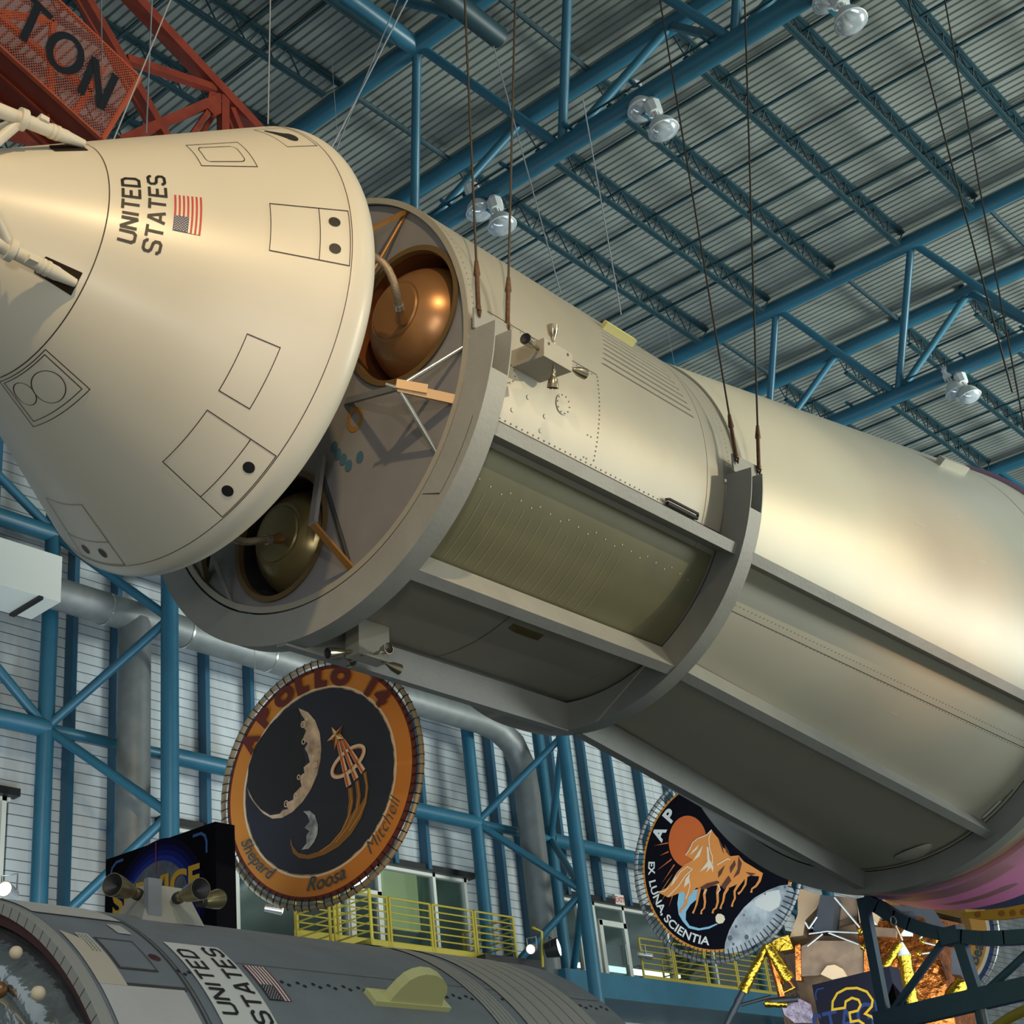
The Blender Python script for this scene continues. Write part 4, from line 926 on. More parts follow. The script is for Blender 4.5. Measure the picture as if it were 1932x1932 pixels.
for a in ([(1112, 790), (1132, 748), (1252, 1172), (1203, 1205)], [(1140, 762), (1160, 745), (1320, 1105), (1278, 1142)], [(1165, 750), (1187, 738), (1384, 1025), (1348, 1076)]):
    e.shape([a], cream, 4); m1 = ((a[0][0]+a[1][0])/2, (a[0][1]+a[1][1])/2); m2 = ((a[2][0]*.35+a[3][0]*.65), (a[2][1]*.35+a[3][1]*.65)); e.line([m1, m2], .03, sunm, 5)
EL = lambda k, K: (1222+200*math.cos(k)*.745-82*math.sin(k)*-.667*K, 955-200*math.cos(k)*.667+82*math.sin(k)*.745*K)
e.line([(1222+195*math.cos(t)*.72+82*math.sin(t)*.69, 955-195*math.cos(t)*.69+82*math.sin(t)*.72) for t in [2*PI*i/48 for i in range(48)]], .055, cream, 5, True)
e.line([(1222+180*math.cos(t)*.72+66*math.sin(t)*.69, 955-180*math.cos(t)*.69+66*math.sin(t)*.72) for t in [2*PI*i/48 for i in range(48)]], .012, sunm, 6, True)
star = [(1065, 625), (1108, 668), (1168, 610), (1150, 690), (1187, 738), (1128, 745), (1092, 842), (1078, 745), (1025, 762), (1080, 700)]
e.shape([star], gold, 6)
for k in range(5): e.shape([[(1106, 705), star[2*k], star[(2*k+1) % 10]]], horsed if k % 2 else cream, 7)
e.arc('A', .31, 1.225, e.ang(320, 780), True, .022, 0, 1.05)
for ch, p, o_ in (('P', (450, 560), .022), ('O', (635, 380), .022), ('L', (795, 275), .022), ('L', (965, 200), .022), ('O', (1150, 172), .022), ('1', (1425, 250), .022), ('4', (1545, 350), .018)):
    e.arc(ch, .30, 1.235, e.ang(*p), True, o_+.006, 0, 1.12)
e2 = MB()
e.lm = bluetx
e.arc('Shepard', .23, 1.36, math.degrees(math.atan2(*reversed(e.px(310, 1950)))), False, .002, .35); e.arc('Roosa', .25, 1.38, math.degrees(math.atan2(*reversed(e.px(1020, 2190)))), False, .002, .35)
e.arc('Mitchell', .24, 1.37, math.degrees(math.atan2(*reversed(e.px(1560, 1560)))), False, -.003, .35)
e.finish(1.50, mat('laced_frame_tube', srgb(160, 150, 128), .5, .2), 84, mar)
# horse emblem
h = Disc((22.97796, 14.15937, 6.66075), 3.3, 'mission_emblem', 'round navy mission emblem with orange horses, sun and moon, partly behind the adapter', 1.70, 1190, 1500, 6.0375)
h.base = orange; h.lm = whitet
h.disc(0, 1.50, signd, 0)
sc0 = h.px(655, 530); R_ = .385
h.shape([[(sc0[0]+.40*math.cos(2*PI*k/60), sc0[1]+.47*math.sin(2*PI*k/60)) for k in range(60)]], sunm, 1, False)
for a in ([(430, 540), (270, 580), (435, 556)], [(435, 640), (340, 692), (440, 656)], [(470, 725), (305, 862), (475, 742)], [(500, 790), (365, 1005), (512, 800)], [(560, 880), (440, 1280), (585, 890)]): h.shape([a], sunm, 1)
moon = [(1070, 1810), (1085, 1680), (1130, 1540), (1200, 1410), (1300, 1280), (1420, 1170), (1560, 1090), (1700, 1035), (1830, 1020), (1870, 1100), (1830, 1260), (1700, 1480), (1520, 1650), (1330, 1760), (1200, 1800)]
h.shape([moon], moong, 1)
h.shape([[(1420, 1200), (1560, 1110), (1700, 1080), (1720, 1180), (1700, 1270), (1600, 1330), (1500, 1300), (1430, 1260)], ], mat('moon_light_sea', srgb(206, 202, 190), .6), 2)
for a, b, r in ((1765, 1050, 14), (1330, 1620, 24), (1140, 1630, 26), (1300, 1370, 12), (1540, 1130, 9), (1210, 1500, 16), (1180, 1700, 14)):
    c0 = h.px(a, b); h.shape([[(c0[0]+r*.0018*math.cos(k*PI/6), c0[1]+r*.0018*math.sin(k*PI/6)) for k in range(12)]], mat('crater_dark', srgb(92, 94, 98), .6), 3, False)
h.shape([[(560, 1100), (600, 1080), (680, 1090), (800, 1070), (760, 1190), (690, 1250), (640, 1330), (635, 1420), (680, 1490), (790, 1520), (900, 1500), (985, 1465), (1000, 1475), (900, 1525), (780, 1545), (670, 1520), (600, 1440), (555, 1360), (540, 1240)]], lblue, 2)
h.shape([[(975, 1390), (1000, 1355), (1040, 1355), (1075, 1380), (1085, 1420), (1060, 1460), (1010, 1470), (980, 1440)]], cream, 3)
# horses: near one, then companions ahead
body = [(930, 395), (960, 440), (1010, 500), (1040, 580), (1090, 620), (1150, 700), (1240, 690), (1300, 760), (1400, 820), (1520, 895), (1480, 930), (1380, 920), (1330, 940), (1280, 990), (1180, 1040), (1130, 1060), (1040, 1040), (980, 1030), (900, 1050), (830, 1060), (760, 1060), (700, 1110), (640, 1150), (610, 1100), (540, 1130), (440, 1170), (320, 1110), (420, 1060), (480, 980), (540, 880), (620, 800), (720, 740), (640, 690), (680, 600), (760, 520), (880, 450)]
h.shape([body], horsem, 4)
def hleg(pts, w0=.075, w1=.03, m=None, lay=5):
    P2 = [h.px(*p) for p in pts]; n = len(P2); L_, R2 = [], []
    for i, p in enumerate(P2):
        a = P2[max(0, i-1)]; b = P2[min(n-1, i+1)]; dx, dy = b[0]-a[0], b[1]-a[1]; l = math.hypot(dx, dy); w_ = (w0+(w1-w0)*min(1, i/(n-2)))/2*(1.5 if i == n-1 else 1)
        L_.append((p[0]-dy/l*w_, p[1]+dx/l*w_)); R2.append((p[0]+dy/l*w_, p[1]-dx/l*w_))
    h.shape([L_+R2[::-1]], m or horsem, lay, False)
hleg([(700, 1090), (650, 1160), (640, 1240), (610, 1290), (580, 1310), (580, 1345)], .09); hleg([(800, 1060), (780, 1150), (765, 1240), (740, 1310), (720, 1350)], .06)
hleg([(870, 1070), (850, 1140), (860, 1220), (850, 1290), (820, 1320), (815, 1360)], .06); hleg([(1020, 1020), (1000, 1110), (1005, 1220), (985, 1290), (955, 1310), (945, 1350)], .06)
hleg([(1120, 1060), (1080, 1130), (1065, 1220), (1045, 1260), (1035, 1300)], .06); hleg([(1290, 960), (1230, 1040), (1195, 1100), (1200, 1180), (1175, 1230), (1165, 1275)], .06)
hleg([(1500, 900), (1480, 980), (1440, 1040), (1395, 1070), (1385, 1115)], .06); hleg([(1330, 920), (1320, 1020), (1270, 1100), (1235, 1130)], .05)
hleg([(1010, 800), (1100, 740), (1120, 860), (1090, 920), (1040, 970)], .08, .05); hleg([(1160, 770), (1240, 720), (1240, 840), (1190, 930), (1150, 950)], .07, .04)
for a in ([(1010, 880), (1090, 800), (1050, 900), (1010, 950)], [(800, 1060), (880, 1010), (1000, 980), (1030, 1000), (900, 1060), (830, 1080)], [(1140, 830), (1200, 740), (1210, 800), (1150, 900)], [(1040, 1040), (1130, 920), (1160, 980), (1080, 1080)], [(1320, 880), (1440, 900), (1380, 925)], [(1005, 480), (1060, 580), (1075, 680), (1030, 560)], [(1080, 560), (1130, 640), (1150, 710), (1100, 650)], [(1240, 700), (1280, 780), (1250, 900), (1180, 950), (1230, 850)]): h.shape([a], horsed, 6)
for L_ in ([(935, 400), (880, 460), (780, 500), (720, 550), (690, 620), (640, 690)], [(935, 400), (905, 500), (915, 620), (945, 700), (950, 820)], [(720, 850), (660, 820), (580, 880), (500, 1010), (400, 1100), (320, 1110)], [(720, 850), (640, 920), (560, 1040), (440, 1160)], [(1000, 800), (1120, 730), (1150, 740)], [(680, 940), (690, 1040), (670, 1120), (640, 1190)], [(1010, 1020), (1035, 1080), (1000, 1130)], [(880, 1080), (845, 1130)]): h.line(L_, .018, cream, 7)
for a in ([(880, 590), (890, 760), (800, 880), (900, 820), (870, 890), (930, 830), (950, 890), (960, 810), (915, 740), (900, 600)], [(790, 570), (720, 640), (690, 690), (770, 620)], [(840, 570), (780, 660), (720, 760), (800, 700)], [(540, 900), (450, 1050), (520, 980)], [(640, 960), (690, 890), (680, 1000), (620, 1060)]): h.shape([a], cream, 7)
h.shape([[(500, 900), (240, 1290), (440, 980)]], gold, 8); h.shape([[(530, 900), (370, 1210), (470, 1040)]], gold, 8)
vs_ = []
for ch, p, sz in (('A', (330, 430), .34), ('P', (420, 205), .34)): h.arc(ch, sz, 1.205 if ch == 'A' else 1.2, h.ang(*p), True, .014)
h.arc('EX', .19, 1.40, h.ang(222, 838), False, .006, 0, 1.05); h.arc('LUNA,', .2, 1.41, h.ang(290, 1180), False, .004, 0, 1.1, .12); h.arc('SCIENTIA', .2, 1.43, h.ang(640, 1570), False, .004, 0, 1.15, .12)
h.finish(1.545, mat('laced_frame_grey', srgb(120, 122, 120), .5, .3), 110, whitet)
g = Disc(aX(1757, 1762, 33.4), 0, 'mission_emblem', 'small distant emblem behind the steel stand, only its orange rim with the name Bean showing', 1.62, 1632, 1632, 6.44)
g.base = mat('emblem_blue_edge', srgb(50, 66, 104), .5); g.lm = bluetx; g.disc(1.36, 1.44, cream, 0); g.disc(1.0, 1.36, gold, 0); g.disc(0, 1.0, goldd, 1)
g.arc('Bean', .36, 1.30, g.ang(1400, 1050), False, .008)
g.finish(1.53, steel, 60, bluetx)

# ================================================================== LOWER SERVICE MODULE
O2 = V((4.218, 7.513, .293))
def P2(s, r, t): return O2+V((s, -r*math.cos(rad(t)), r*math.sin(rad(t))))
def T2(s, t, off=.004): return P2(s, 1.955+off, t)
m2 = empty('service_module', 'grey museum service module cylinder lying at the bottom left under the capsule', 'spacecraft')
MB().lathe([(0, 1.92), (0, 1.955), (4.14, 1.955), (4.165, 1.93), (4.165, 1.5)], P2, n=180).build('hull', smg, m2, 30)
MB().lathe([(-.075, 1.90), (-.075, 1.95), (-.0, 1.95), (-.0, 1.9)], P2, n=180).build('front_ring', smb, m2, 30)
q = MB()
for k in range(90): cl = -60+k*2.4; q.quad(P2(-.077, 1.90, cl), P2(-.077, 1.952, cl), P2(-.077, 1.952, cl+.12), P2(-.077, 1.90, cl+.12))
q.build('ring_joint', line, m2)
MB().lathe([(-.03, 1.84), (-.03, 1.9), (-.075, 1.9), (.1, 1.84)], P2, n=160).build('edge_seal', maroon, m2, 30)
MB().lathe([(.1, 1.84)]+[(-.02-.13*math.sin(PI*k/14), 1.84-.02-.30*k/14) for k in range(15)]+[(.12, 1.5)], P2, n=160).build('foil_torus', chrome, m2, 60)
MB().lathe([(.02, 1.53), (-.02, 1.51), (.03, 1.49)], P2, n=160).build('torus_edge', cream, m2, 40)
MB().lathe([(.05, 1.5), (.04, 1.2), (.1, .8), (.02, .4), (.06, 0)], P2, n=120).build('foil_bulkhead', chrome, m2, 60)
for u, v, r in ((30, 1797, .031), (72, 1874, .034), (-2, 1868, .04)):
    c = aX(u, v, 4.03); fn = lambda a, rr, t: c+V((rr*math.cos(rad(t)), rr*math.sin(rad(t)), a))
    o = MB().lathe([(r*math.sin(rad(x)), r*math.cos(rad(x))) for x in range(-90, 61, 10)], fn, n=24).build('thruster_port_knob', cream if u > 5 else copper, m2, 60)
    MB().lathe([(r*.86, r*.5), (r*.9, r*.4), (r*.6, 0)], fn, n=20).build('knob_opening', goldd, o, 60)
def patch(name, m, pts, off=.005, sub=1.5, parent=None):
    """(s0,s1,t0,t1) or polygon in (s,theta)"""
    q = MB()
    if len(pts) == 4 and not isinstance(pts[0], tuple):
        s0, s1, t0, t1 = pts; n = max(1, int(abs(t1-t0)/sub))
        for k in range(n): a = t0+(t1-t0)*k/n; b = t0+(t1-t0)*(k+1)/n; q.quad(T2(s0, a, off), T2(s1, a, off), T2(s1, b, off), T2(s0, b, off))
    else: q.poly([T2(a, b, off) for a, b in pts])
    return q.build(name, m, parent or m2)
wp = patch('white_side_panel', smw, (.015, .5, -20, 39.5)); patch('white_top_panel', smw, (.0, .53, 60.8, 100))
q = MB(); n = 14
for k in range(n):
    a = 53-13.5*k/n; b = 53-13.5*(k+1)/n; wA = .02+.15*math.sin(PI*.5*min(1, (53-a)/6))*(1 if a > 43 else 1); wB = .02+.15*math.sin(PI*.5*min(1, (53-b)/6))
    q.quad(T2(.012, a, .006), T2(wA, a, .006), T2(wB, b, .006), T2(.012, b, .006))
q.build('curved_white_patch', mat('pale_patch', srgb(196, 184, 164), .5), m2)
lb = patch('placard', mat('placard_paint', srgb(190, 186, 172), .6), (.095, .17, 46.8, 53)); patch('placard', smw, (.385, .47, 54.6, 58.3))
q = MB()
for k in range(8):
    for j in range(3): q.quad(*[T2(.105+.02*j+a, 47.4+.65*k+b, .008) for a, b in ((0, 0), (.004, 0), (.004, .45), (0, .45))])
q.build('placard_print', line, lb)
q = MB(); 
def sl2(mb, t, s0, s1, wd): sline(mb, t, s0, s1, wd, T2)
sl2(q, 43.7, .19, .42, .016); sl2(q, 52, .19, .42, .008); cline(q, .195, 43.7, 52, .014, T2, 10); cline(q, .415, 43.7, 52, .006, T2, 10); q.build('door_outline', mat('seam_dark', srgb(66, 62, 58), .7), m2)
seams([('s', 39.8, .02, .52, .03), ('s', 60.6, .02, .53, .01), ('c', .535, -20, 70, .012), ('c', .56, -20, 70, .006), ('s', 48.4, 1.0, 4.1, .004)], T2, MC['seam_dark'], m2)
us = patch('lettering_panel', whitet, (.63, .985, 12, 53.1), .006, 1)
def us2(word, s0, s1, t0, t1):
    W = rad(t1-t0)*1.955; H = s1-s0; q = MB(); block(q, word, W, H, .15, lambda x, y: T2(s1-y, t0+math.degrees(x/1.955), .010)); return q.build('lettering', blk, us)
us2('UNITED', .65, .765, 35.0, 50.8); us2('STATES', .84, .965, 33.5, 52.3)
flag(lambda a, t, o: T2(a, t, o), 1.035, 1.185, 39.1, 47.9, 1.125, 42.8, m2, mat('faded_flag_red', srgb(120, 52, 56), .6), mat('faded_flag_blue', srgb(44, 46, 52), .6), whitet)
q = MB(); 
for k in range(26):
    s = 1.22+k*.113; t = 43.7+k*.085
    if 1.85 < s < 2.3: continue
    dots(q, [(s, t+.35), (s+.035, t-.35)], .013, T2, 8)
dots(q, [(.55, 44.3), (.58, 43.6), (.615, 44.2)], .012, T2, 8)
q.build('fastener_pattern', blk, m2)
for s0, s1 in ((2.77, 2.95), (3.05, 3.78)): patch('pale_band', smb, (s0, s1, -20, 110), .006, 1.2)
q = MB()
for k in range(5): cline(q, 3.15+.13*k, -20, 100, .006, lambda a, b: T2(a, b, .009), 60)
for k in range(4): cline(q, 2.8+.04*k, -20, 100, .004, lambda a, b: T2(a, b, .009), 60)
q.build('band_rib', smg, m2)
q = MB(); q.lathe([(0, .035), (.006, .02), (.006, 0)], lambda a, r, t: P2(.47+r*math.cos(rad(t)), 1.955+a, 47.6+math.degrees(r/1.955)*math.sin(rad(t))), n=20); q.build('round_port', maroon, m2)
# scimitar antenna
B0, B1 = P2(1.9, 1.96, 40.2), P2(2.36, 1.96, 40.2); N_ = V((0, math.sin(rad(40)), math.cos(rad(40))))
ot = [(300, 945), (330, 905), (380, 850), (430, 805), (480, 780), (530, 768), (590, 775), (635, 800), (658, 840), (655, 880), (635, 920), (622, 968)]
q = MB(); fr = [aP(640+a/3.22, 1600+b/3.22, B0, N_) for a, b in ot]; bk = [p-N_*-.07 for p in fr]; n = len(fr)
q.add(fr+bk, [tuple(range(n)), tuple(range(2*n-1, n-1, -1))]+[(i, i+n, (i+1) % n+n, (i+1) % n) for i in range(n)])
an = q.build('scimitar_antenna', yplate, m2)
q = MB(); q.hexa([T2(1.80, 40.0, -.01), T2(2.40, 40.0, -.01), T2(2.40, 43.4, -.01), T2(1.80, 43.4, -.01), T2(1.80, 40.0, .03), T2(2.40, 40.0, .03), T2(2.40, 43.4, .03), T2(1.80, 43.4, .03)]); q.build('antenna_base', yplate, an)
# thruster quad on top
A_, B_, C_, D_ = aY(268, 1735.5, 6.72), aY(386, 1748, 6.72), aY(349, 1677, 6.86), aY(284, 1668, 6.86)
E_, F_ = aY(236, 1729, 7.15), aY(254, 1674, 7.12)
hb = MB().hexa([A_, B_, B_+V((0, .5, .06)), E_+V((0, .1, 0)), D_, C_, C_+V((0, .3, 0)), F_]).build('thruster_housing', smb, m2)
MB().box((A_+D_)/2+V((.02, -.03, -.02)), (.045, .02, .14)).build('housing_strap', smg, hb)
def noz2(p0, p1, r):
    d = p1-p0; L = d.length; d.normalize(); u = d.cross(V((.3, .5, .8))).normalized(); w_ = d.cross(u); fn = lambda a, rr, t: p0+d*a+(u*math.cos(rad(t))+w_*math.sin(rad(t)))*rr
    MB().lathe([(-.02, .026), (.04, .03), (.05, .022), (.07, r*.5), (L*.45, r*.72), (L*.8, r*.93), (L, r), (L, r*.95), (.08, r*.4)], fn, n=36).build('thruster_nozzle', mat('engine_bronze', srgb(150, 138, 100), .28, .85, .1, 40, .25, 12), hb, 50)
    MB().lathe([(L-.004, r*.94), (L-.05, 0)], fn, n=30).build('nozzle_bore', blk, hb); MB().path([fn(.0, 0, 0), fn(.03, 0, 0)], .034, 16).build('nozzle_collar', dark, hb, 40)
noz2(aY(262, 1688, 6.95), aY(212, 1669, 6.85), .065); noz2(aY(334, 1695, 6.76), aY(379, 1677, 6.52), .062); noz2(aY(378, 1702, 7.02), aY(411, 1696, 7.12), .06)
settle(m2)
# low support stand of the lower module
st = empty('display_stand', 'dark steel display stand under the lower grey module', 'stand')
for s in (.9, 3.2):
    q = MB(); q.lathe([(s-.1, 1.97), (s-.1, 2.02), (s+.1, 2.02), (s+.1, 1.97), (s-.1, 1.97)], P2, -150, -30, 40); q.build('saddle', navy, st)
    for t in (-150, -30): a = P2(s, 2.0, t); MB().beam(a, V((a.x, a.y, -1.75)), .15, .15, (1, 0, 0)).build('leg', navy, st)
settle(st)

# ================================================================== SIGN BOARDS
XS = 9.5
def b2(u, v): p = aX(u, v, XS); return (-p.y, p.z)
def bp(y, z, o=0): return V((XS-.003*o, -y, z))
sb = empty('information_board', 'dark information board with yellow word SERVICE and a moon, behind the lower module', 'sign')
y0, zt0 = b2(200, 1622); y1, zt1 = b2(406, 1550); zt_ = (zt0+zt1)/2+.03; zl = zt_-1.7
q = MB(); q.poly([bp(y0, zl), bp(y1, zl), bp(y1, zt1), bp(y0, zt0)]); q.poly([bp(y1, zl), bp(y1, zl)+V((.25, 0, 0)), bp(y1, zt1-.0)+V((.25, 0, 0)), bp(y1, zt1)]); q.poly([bp(y0, zt0), bp(y1, zt1), bp(y1, zt1)+V((.25, 0, 0)), bp(y0, zt0)+V((.25, 0, 0))]); q.poly([bp(y0, zl)+V((.25, 0, 0)), bp(y0, zt0)+V((.25, 0, 0)), bp(y1, zt1)+V((.25, 0, 0)), bp(y1, zl)+V((.25, 0, 0))]); q.poly([bp(y0, zl), bp(y0, zt0), bp(y0, zt0)+V((.25, 0, 0)), bp(y0, zl)+V((.25, 0, 0))])
q.build('board', signd, sb)
a, b, c = b2(254.6, 1668), b2(308.6, 1623.8), b2(355.5, 1668)
d_ = 2*(a[0]*(b[1]-c[1])+b[0]*(c[1]-a[1])+c[0]*(a[1]-b[1])); s_ = [p[0]**2+p[1]**2 for p in (a, b, c)]
ux = (s_[0]*(b[1]-c[1])+s_[1]*(c[1]-a[1])+s_[2]*(a[1]-b[1]))/d_; uy = (s_[0]*(c[0]-b[0])+s_[1]*(a[0]-c[0])+s_[2]*(b[0]-a[0]))/d_; Rm = math.hypot(a[0]-ux, a[1]-uy)
q = MB(); 
for i, k in enumerate((1.42, 1.3, 1.2, 1.1)): q.add([bp(*p, 1+i) for p in circ(ux, uy, Rm*k, 60)], [tuple(range(60))], i)
q.add([bp(*p, 6) for p in circ(ux, uy, Rm, 60)], [tuple(range(60))], 4)
q.build('printed_moon', [mat('print_blue_a', srgb(22, 22, 52), .85), mat('print_blue_b', srgb(26, 30, 84), .85), mat('print_blue_c', srgb(34, 42, 120), .85), mat('print_blue_d', srgb(44, 60, 156), .85), mat('print_moon', srgb(116, 122, 136), .6, col2=srgb(84, 90, 106), vscale=6)], sb)
for nm_, pts in (('corner_line', [(210.5, 1650), (213, 1638), (221, 1627), (234, 1622)]), ('corner_line', [(365, 1578), (381, 1572.5), (388, 1577), (391, 1588), (391, 1609)])):
    q = MB(); strip(q, [b2(*p) for p in pts], .03, lambda x, y: bp(x, y, 3)); q.build(nm_, signb, sb)
q = MB(); strip(q, [b2(297.5, 1589), b2(297.8, 1649)], .012, lambda x, y: bp(x, y, 8)); q.build('red_line', redst, sb)
vs, fs = txt('SERVICE', 1, .035, 0, 1); w_ = max(a for a, b in vs); hh = max(b for a, b in vs); tl = b2(216, 1729); tr = b2(381, 1627.5)
sk = (zt1-zt0)/(y1-y0); Hs = tr[1]-tl[1]-sk*(tr[0]-tl[0])
q = MB(); q.add([bp(tl[0]+a/w_*(tr[0]-tl[0]), tl[1]+sk*a/w_*(tr[0]-tl[0])+b/hh*Hs, 9) for a, b in vs], fs); q.build('lettering', signy, sb)
for yy in (y0+.3, y1-.3): MB().tube((XS+.12, -yy, zl), (XS+.12, -yy, -1.75), .05).build('post', navy, sb, 40)
settle(sb)
XS = 20.6
def st2(a, b): return b2(1400+a/6.44, 1632+b/6.44)
s3 = empty('information_board', 'dark board with yellow outlined 3 and the word STAGE, below the foil lander', 'sign')
bl, bt = st2(858, 1500); br, _ = st2(1800, 1290); tz = bt+.05
q = MB(); q.hexa([bp(bl, tz-2.4), bp(br, tz-2.4), bp(br, tz-2.4)+V((.3, 0, 0)), bp(bl, tz-2.4)+V((.3, 0, 0)), bp(bl, tz), bp(br, tz), bp(br, tz)+V((.3, 0, 0)), bp(bl, tz)+V((.3, 0, 0))]); q.build('board', signd, s3)
q = MB(); strip(q, [st2(*p) for p in [(1100, 1758), (1105, 1660), (1160, 1560), (1270, 1502), (1400, 1495), (1520, 1540), (1590, 1640), (1580, 1720), (1500, 1808), (1590, 1850), (1640, 1932), (1630, 2050), (1540, 2160), (1380, 2200), (1230, 2170), (1130, 2080), (1110, 1990), (1230, 1980), (1290, 2060), (1400, 2080), (1480, 2020), (1480, 1930), (1420, 1890), (1325, 1905), (1310, 1795), (1410, 1770), (1445, 1700), (1420, 1640), (1340, 1615), (1262, 1660), (1255, 1735)]], .035, lambda x, y: bp(x, y, 3), True); q.build('figure_three_outline', mat('dim_yellow_print', srgb(136, 104, 22), .8), s3)
vs, fs = txt('STAGE', 1, .01, 0, 1); w_ = max(a for a, b in vs); hh = max(b for a, b in vs); t0_ = st2(890, 2130); t1_ = st2(1800, 1930)
q = MB(); q.add([bp(t0_[0]+a/w_*(t1_[0]-t0_[0]), t0_[1]+b/hh*.36, 2) for a, b in vs], fs); q.build('lettering', mat('dim_blue_print', srgb(24, 34, 62), .8), s3)
q = MB(); strip(q, [st2(*p) for p in [(905, 1640), (895, 1560), (920, 1510), (1000, 1495)]], .025, lambda x, y: bp(x, y, 2)); q.build('corner_line', MC['dim_blue_print'], s3)
MB().box(((XS+.15), -(bl+br)/2, tz-2.4-(tz-2.4+1.75)/2), (.08, .3, (tz-2.4+1.75)/2)).build('post', navy, s3); settle(s3)

# ================================================================== LUNAR LANDER
LD = 29.0
def lp(u, v, D=LD): return aD(u, v, D)
lm = empty('lunar_lander', 'lunar lander wrapped in copper and gold foil under the rear of the adapter', 'spacecraft')
LC_ = lp(1652, 1852); RL = 1.75
def octo(z0, z1, r0, r1, name, mats, a0=22.5, jag=.0, pick=None):
    q = MB(); k = 8; 
    for i in range(k):
        for j in range(4):
            def pt(i_, j_, z, r): 
                t = (j_/4); A = rad(a0+45*i_); B = rad(a0+45*(i_+1)); p = V((math.cos(A), math.sin(A), 0)).lerp(V((math.cos(B), math.sin(B), 0)), t)*r; return LC_+p+V((0, 0, z))
            for l in range(4):
                za = z0+(z1-z0)*l/4; zb_ = z0+(z1-z0)*(l+1)/4
                q.quad(pt(i, j, za, r0), pt(i, j+1, za, r0), pt(i, j+1, zb_, r1), pt(i, j, zb_, r1), pick(i) if pick else 0)
    q.add([LC_+V((math.cos(rad(a0+45*i))*r1, math.sin(rad(a0+45*i))*r1, z1)) for i in range(8)], [tuple(range(8))], 0); q.add([LC_+V((math.cos(rad(a0+45*i))*r0, math.sin(rad(a0+45*i))*r0, z0)) for i in range(8)], [tuple(range(8))[::-1]], 0)
    return q.build(name, mats, lm)
octo(-1.1, .72, RL, RL, 'descent_stage', [foil, brownp], pick=lambda i: 1 if i in (3, ) else 0)
octo(.72, .86, RL*.99, RL*.9, 'upper_edge_blanket', [blackp, goldf], pick=lambda i: i % 2)
def pprism(pts, D, th, m, name, parent=lm):
    fr = [lp(u, v, D) for u, v in pts]; n = len(fr); off = V((.9, .3, 0)).normalized()*th; q = MB()
    q.add(fr+[p+off for p in fr], [tuple(range(n)), tuple(range(2*n-1, n-1, -1))]+[(i, i+n, (i+1) % n+n, (i+1) % n) for i in range(n)]); return q.build(name, m, parent)
D0 = LD-2.2
pprism([(1505, 1675), (1552, 1690), (1540, 1715), (1520, 1735), (1515, 1765), (1490, 1768), (1505, 1725)], D0+.7, .5, beigep, 'ascent_side_panel')
pprism([(1548, 1688), (1577, 1692), (1570, 1758), (1534, 1756), (1542, 1720)], D0+.3, .5, blackp, 'black_shield_panel')
pprism([(1572, 1690), (1618, 1695), (1618, 1760), (1572, 1758)], D0+.8, 1.2, brownp, 'ascent_stage_panel')
pprism([(1617, 1697), (1665, 1700), (1655, 1745), (1622, 1752)], D0+.7, .8, beigep, 'ascent_stage_panel')
pprism([(1660, 1705), (1760, 1715), (1790, 1762), (1760, 1790), (1655, 1790), (1648, 1745)], D0+1.0, 1.0, blackp, 'ascent_black_panel')
pprism([(1643, 1748), (1690, 1752), (1690, 1768), (1643, 1766)], D0+.6, .3, brownp, 'side_ledge')
pprism([(1697, 1766), (1720, 1735), (1722, 1766)], D0+.4, .05, offwhite, 'plume_deflector'); pprism([(1645, 1734), (1656, 1746), (1645, 1742)], D0+.4, .05, offwhite, 'plume_deflector')
pprism([(1453, 1780), (1465, 1772), (1487, 1764), (1497, 1790), (1470, 1795)], D0+.4, .4, goldf, 'outrigger_deck')
pprism([(1500, 1785), (1510, 1780), (1512, 1850), (1502, 1850)], D0+.2, .2, foil, 'corner_blanket')
pprism([(1512, 1785), (1540, 1775), (1610, 1775), (1628, 1785), (1630, 1840), (1600, 1845), (1560, 1825), (1545, 1840), (1512, 1842)], D0+.25, .2, brownp, 'descent_side_panel')
pprism([(1548, 1838), (1560, 1822), (1575, 1820), (1590, 1828), (1598, 1842), (1570, 1848)], D0+.1, .2, beigep, 'torn_blanket')
pprism([(1630, 1790), (1650, 1785), (1650, 1835), (1630, 1840)], D0+.2, .2, foil, 'foil_panel')
pprism([(1795, 1790), (1815, 1800), (1812, 1840), (1795, 1838)], D0+.6, .5, blackp, 'equipment_box')
pprism([(1756, 1850), (1763, 1850), (1770, 1910), (1757, 1912)], D0+.1, .05, offwhite, 'flag_strip') if False else None
def lstrut(p, q_, r, m, name, D=D0, r2=None, b=0):
    a, c = lp(*p, D), lp(*q_, D+b); n = 9 if r > .04 else 2; pts = [a.lerp(c, k/(n-1)) for k in range(n)]
    rs = [(r+(r2-r if r2 else 0)*k/(n-1))*(1+(.12*random.uniform(-1, 1) if n > 2 else 0)) for k in range(n)]
    return MB().path(pts, rs, 12).build(name, m, lm, 60)
lstrut((1447, 1783), (1488, 1850), .10, goldf, 'primary_strut', r2=.13); lstrut((1488, 1850), (1497, 1862), .03, foil, 'strut_tip'); lstrut((1447, 1783), (1402, 1870), .07, goldf, 'landing_leg', r2=.09); lstrut((1402, 1870), (1365, 1945), .06, blackp, 'lower_leg')
lstrut((1452, 1790), (1475, 1880), .07, foil, 'secondary_strut'); lstrut((1700, 1778), (1706, 1805), .03, offwhite, 'leg_cone', r2=.12); lstrut((1706, 1803), (1723, 1905), .12, goldf, 'landing_leg')
lstrut((1698, 1780), (1666, 1832), .08, goldf, 'secondary_strut'); lstrut((1818, 1850), (1795, 1890), .13, goldf, 'landing_leg', r2=.16)
